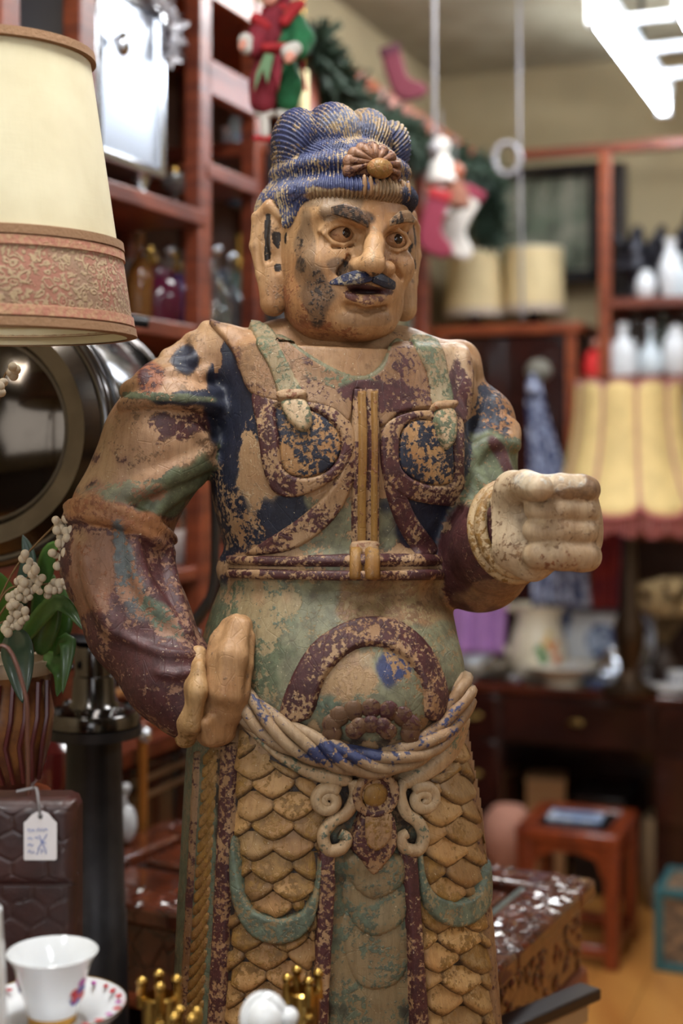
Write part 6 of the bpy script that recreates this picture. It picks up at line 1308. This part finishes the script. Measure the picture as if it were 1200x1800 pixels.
# ================================================================== PLANT WITH BERRIES
Yp = 1.86; pp = at(8,0,Yp); rimp = zof(1158,Yp); t = thing('plant_stand', 'thin brown wooden stand under the potted plant', 'stand', (pp[0],pp[1],0)); pz0 = zof(1392,Yp)
mb = MB(); mb.lathe([(.09,0),(.09,.02),(.03,.05),(.025,pz0-.05),(.06,pz0-.02),(.06,pz0)], (0,0,0), 20); part(t, 'stand_column', mb, wood_o)
t = thing('planter', 'brown and ochre glazed plant pot with pale rim at left', 'pot', (pp[0],pp[1],pz0)); ph = rimp-pz0; pr = 86/FP*Yp
mb = MB(); mb.shell([(pr*.5,0),(pr*.72,ph*.1),(pr*.95,ph*.4),(pr*1.0,ph*.6),(pr*.9,ph*.8),(pr*.95,ph*.9)], .005, (0,0,0), 36); part(t, 'pot_body', mb, mat('tan_brown_glaze',(140,92,52),.3,col2=(70,34,28),vscale=16,coat=.3))
mb = MB(); mb.shell([(pr*1.0,ph*.9),(pr*1.04,ph*.95),(pr*1.0,ph)], .01, (0,0,0), 36); part(t, 'rim', mb, mat('buff_rim',(170,146,120),.5)); mb = MB(); mb.lathe([(0,ph*.85),(pr*.88,ph*.86)], (0,0,0), 24); part(t, 'soil', mb, mat('soil',(50,38,30),.95))
for k in range(10):
    a = -2.9+k*.28; mb = MB(); P = [(pr*q*math.cos(a+.12*math.sin(z*60)),pr*q*math.sin(a+.12*math.sin(z*60)),z) for q, z in ((.99,ph*.86),(1.02,ph*.6),(.98,ph*.4),(.76,ph*.12))]; mb.tube(P, .0035, 6); part(t, 'glaze_drip', mb, mat('dark_red_glaze',(88,36,36),.3))
plant = thing('leafy_plant', 'green leafy plant with long pointed leaves in the brown pot', 'plant', (pp[0],pp[1],rimp-.01))
lf = mat('leaf_green',(74,112,40),.4,col2=(52,84,34),vscale=10,coat=.2); lfd = mat('dark_leaf',(36,58,42),.4,coat=.2)
def leaf(p0, p1, p2, wd, m, nm='leaf'):
    P = spline([p0, p1, p2], 7); T = np.gradient(P,axis=0); T /= np.linalg.norm(T,axis=1)[:,None]; S2 = np.cross(T, np.array([0,-1.,.25])); S2 /= np.linalg.norm(S2,axis=1)[:,None]; q = np.linspace(0,1,len(P)); wdt = wd*np.sin(PI*np.clip(q*.96+.03,0,1)**.75)
    N_ = np.cross(S2, T); G_ = np.stack([P+S2*(wdt*u)[:,None]+N_*(abs(u)*wdt*.25)[:,None] for u in (-1,-.5,0,.5,1)],1); mb = MB(); mb.grid(G_); o = part(plant, nm, mb, m, world=True, sharp=0); sd = o.modifiers.new('thick','SOLIDIFY'); sd.thickness = .0012
b3 = at(20,1150,Yp)
leaf(at(25,1110,1.76),at(35,1165,1.72),at(40,1236,1.70),.020,lfd)
for q in (([(70,1150,1.84),(90,1080,1.82),(95,1010,1.80)],.016,lf),([(100,1160,1.84),(120,1130,1.82),(110,1220,1.80)],.012,lf),([(30,1140,1.82),(100,1060,1.78),(150,1110,1.76)],.012,lf),([(20,1130,1.84),(10,1050,1.8),(-10,1000,1.78)],.018,lf),([(60,1130,1.86),(85,980,1.84),(110,960,1.83)],.012,lf),([(85,1150,1.86),(105,1090,1.85),(110,1030,1.85)],.02,lf),([(40,1140,1.82),(-10,1120,1.78),(-40,1180,1.75)],.016,lf),([(80,1150,1.85),(108,1180,1.82),(100,1225,1.80)],.012,lf),([(10,1130,1.83),(50,1000,1.82),(40,940,1.82)],.012,lfd)):
    leaf(*[at(*v) for v in q[0]], q[1], q[2])
bm = MB(); bm.ball((0,0,0), .0052, 8, 6); b_me = mesh_from('berry', np.concatenate(bm.V), bm.F, None, True, 0); bmat = mat('cream_berry',(214,196,170),.7,var=.2,vscale=90); b_me.materials.append(bmat); twig = mat('twig',(112,84,50),.8)
sprays = [([(-30,1120),(20,1010),(60,960),(105,915)],[(98,914),(103,920),(117,912),(121,920),(108,930),(100,932),(116,934),(125,932),(107,944),(118,946),(112,955),(120,960),(109,963),(103,955),(115,972),(110,980),(123,952)],'berry sprig reaching up against the statue elbow'),
  ([(-30,1130),(10,1040),(60,1030),(110,1020),(128,1000)],[(92,972),(98,976),(110,974),(112,984),(106,990),(101,995),(132,984),(130,992),(134,1000),(124,1012),(120,1018),(112,1022),(104,1026),(96,1024),(90,1030),(86,1036),(95,1038),(104,1036),(84,1046),(116,1030),(125,1022)],'berry sprig crossing in front of the statue elbow'),
  ([(-30,1140),(0,1080),(30,1040),(60,1000)],[(44,974),(40,982),(52,988),(58,996),(62,1002),(48,1000),(56,1010),(36,1018),(30,1022),(42,1024),(50,1026),(62,1018),(68,1024),(74,1016),(38,1034),(46,1040),(56,1038),(64,1034),(30,1040),(24,1046),(34,1050),(44,1052),(52,1050),(70,1040),(22,1058),(16,1050)],'dense berry sprig at the middle of the plant'),
  ([(-30,1145),(-5,1100),(20,1090),(40,1085)],[(18,1066),(26,1062),(34,1068),(22,1076),(30,1080),(40,1078),(46,1086),(38,1092),(28,1092),(18,1088),(12,1098),(22,1102),(32,1100),(8,1106),(14,1112),(44,1074)],'lowest berry sprig at the left'),
  ([(-20,1130),(-12,800),(5,670),(22,650)],[(22,645),(28,650),(18,655),(24,660),(6,672),(0,680),(2,690)],'berry twig in front of the searchlight lens')]
for pth, bs_, lab in sprays:
    Yq = 1.735; t = thing('berry_sprig', 'cream '+lab, 'sprig', at(*pth[0],Yq), 0, 'berry sprigs'); mb = MB(); mb.tube(spline([at(x,y,Yq) for x,y in pth],6), .0014, 5); part(t, 'twig', mb, twig, world=True); o0 = np.array(t.location)
    for (x, y) in bs_:
        o = bpy.data.objects.new('berry', b_me); COL.objects.link(o); o.parent = t; o.location = tuple(at(x,y,Yq-.01+rng.uniform(-.012,.012))-o0); s = rng.uniform(.85,1.25); o.scale = (s,s,s*rng.uniform(.9,1.2))
# ================================================================== BEHIND THE STATUE, LEFT: trolley, cabinet, bits
RA = .412
def onA(px, z, a=RA): return RM(a, bpx(a,px), z)
tr = thing('brass_rack', 'narrow brass and wood rack standing behind the column', 'rack', onA(250,0), RZ); ab = mat('aged_brass',(170,112,50),.35,.6)
zt = zof(1270, onA(250,0)[1])
for px in (250, 345):
    for a in (RA, RA+.03): mb = MB(); mb.tube([onA(px,0,a), onA(px,zt,a)], .010, 10); part(tr, 'post', mb, ab, world=True)
mb = MB(); rbox(mb, RA-.006, RA+.05, bpx(RA,360), bpx(RA,205), zt, zt+.018); part(tr, 'rack_top', mb, wood_o, .004, world=True)
for py in (1372, 1402): z = zof(py, onA(250,0)[1]); mb = MB(); mb.tube([onA(250,z), onA(345,z)], .006, 8); part(tr, 'rail', mb, mat('dull_rail',(110,82,54),.5,.4), world=True)
mb = MB(); mb.tube(spline([onA(172,zt+.07),onA(205,zt+.075),onA(238,zt+.06),onA(250,zt)],5), .009, 8); part(tr, 'rack_handle', mb, ab, world=True)
q = onA(278,zt+.02,RA+.03); plate(q, .075, mat('cool_white_china',(190,192,196),.2,coat=.4), 'white plate propped on the rack behind the column', tilt=(.1,-.95,.25))
q = onA(253,zt+.0,RA+.065); mb = MB(); mb.ball(q, .016, 14, 9); mb.tube([q, q+np.array([0,.02,-.0])], .006, 8); solo('glint_ball', mb, silver, 'small silver ball added as a glint at corner of the brass rack', 'ball')  # silver ball added in place of a bright glint
for i, (px, a, h, r, m, k, lb) in enumerate([(268,.25,.17,.07,mat('brown_teapot',(96,48,32),.25,coat=.4),'jar','brown glazed pot on lower shelf behind the bent arm'),(305,.3,.08,.09,porc,'bowl','pale bowl on lower shelf behind the yoke bar'),(345,.3,.13,.04,glassg,'tumbler','greenish glass on lower shelf beside the statue waist'),(325,.2,.16,.05,mat('rust_glaze',(128,60,34),.3),'vase','rust coloured vase on lower shelf behind the bent arm')]):
    ware(k, onshelf(px,a,1.33), h, r, m, lb, 'pot')
t = thing('goose_figurine', 'small white china goose figure standing on the chest beside the column', 'figurine', at(222,0,2.66)*np.array([1,1,0])+np.array([0,0,CT+.004])); pg = mat('cool_white_china',(190,192,196),.2)
mb = MB(); mb.ball((0,0,.036), (.02,.03,.036), 16, 10); part(t, 'body', mb, pg); mb = MB(); mb.tube(spline([(.0,0,.06),(-.006,-.006,.085),(-.0,0,.10)],5), [.008]*11, 10); mb.ball((-.0,-.008,.105), (.010,.014,.009), 10, 7); part(t, 'neck', mb, pg)
q = at(85,0,2.32); t = thing('red_pot', 'glossy dark red lidded pot behind the planter', 'pot', (q[0],q[1],0)); zg = zof(1400,2.32); mb = MB(); mb.lathe([(.055,0),(.055,.02),(.04,.05),(.04,zg-.03),(.055,zg-.01),(.055,zg)], (0,0,0), 20); part(t, 'stand', mb, wood_k); mb = MB(); mb.lathe([(.04,zg),(.06,zg+.03),(.055,zg+.08),(.03,zg+.10),(.012,zg+.105),(.014,zg+.12),(0,zg+.125)], (0,0,0), 24); part(t, 'pot_body', mb, mat('ruby_glaze',(84,26,24),.15,coat=.6))
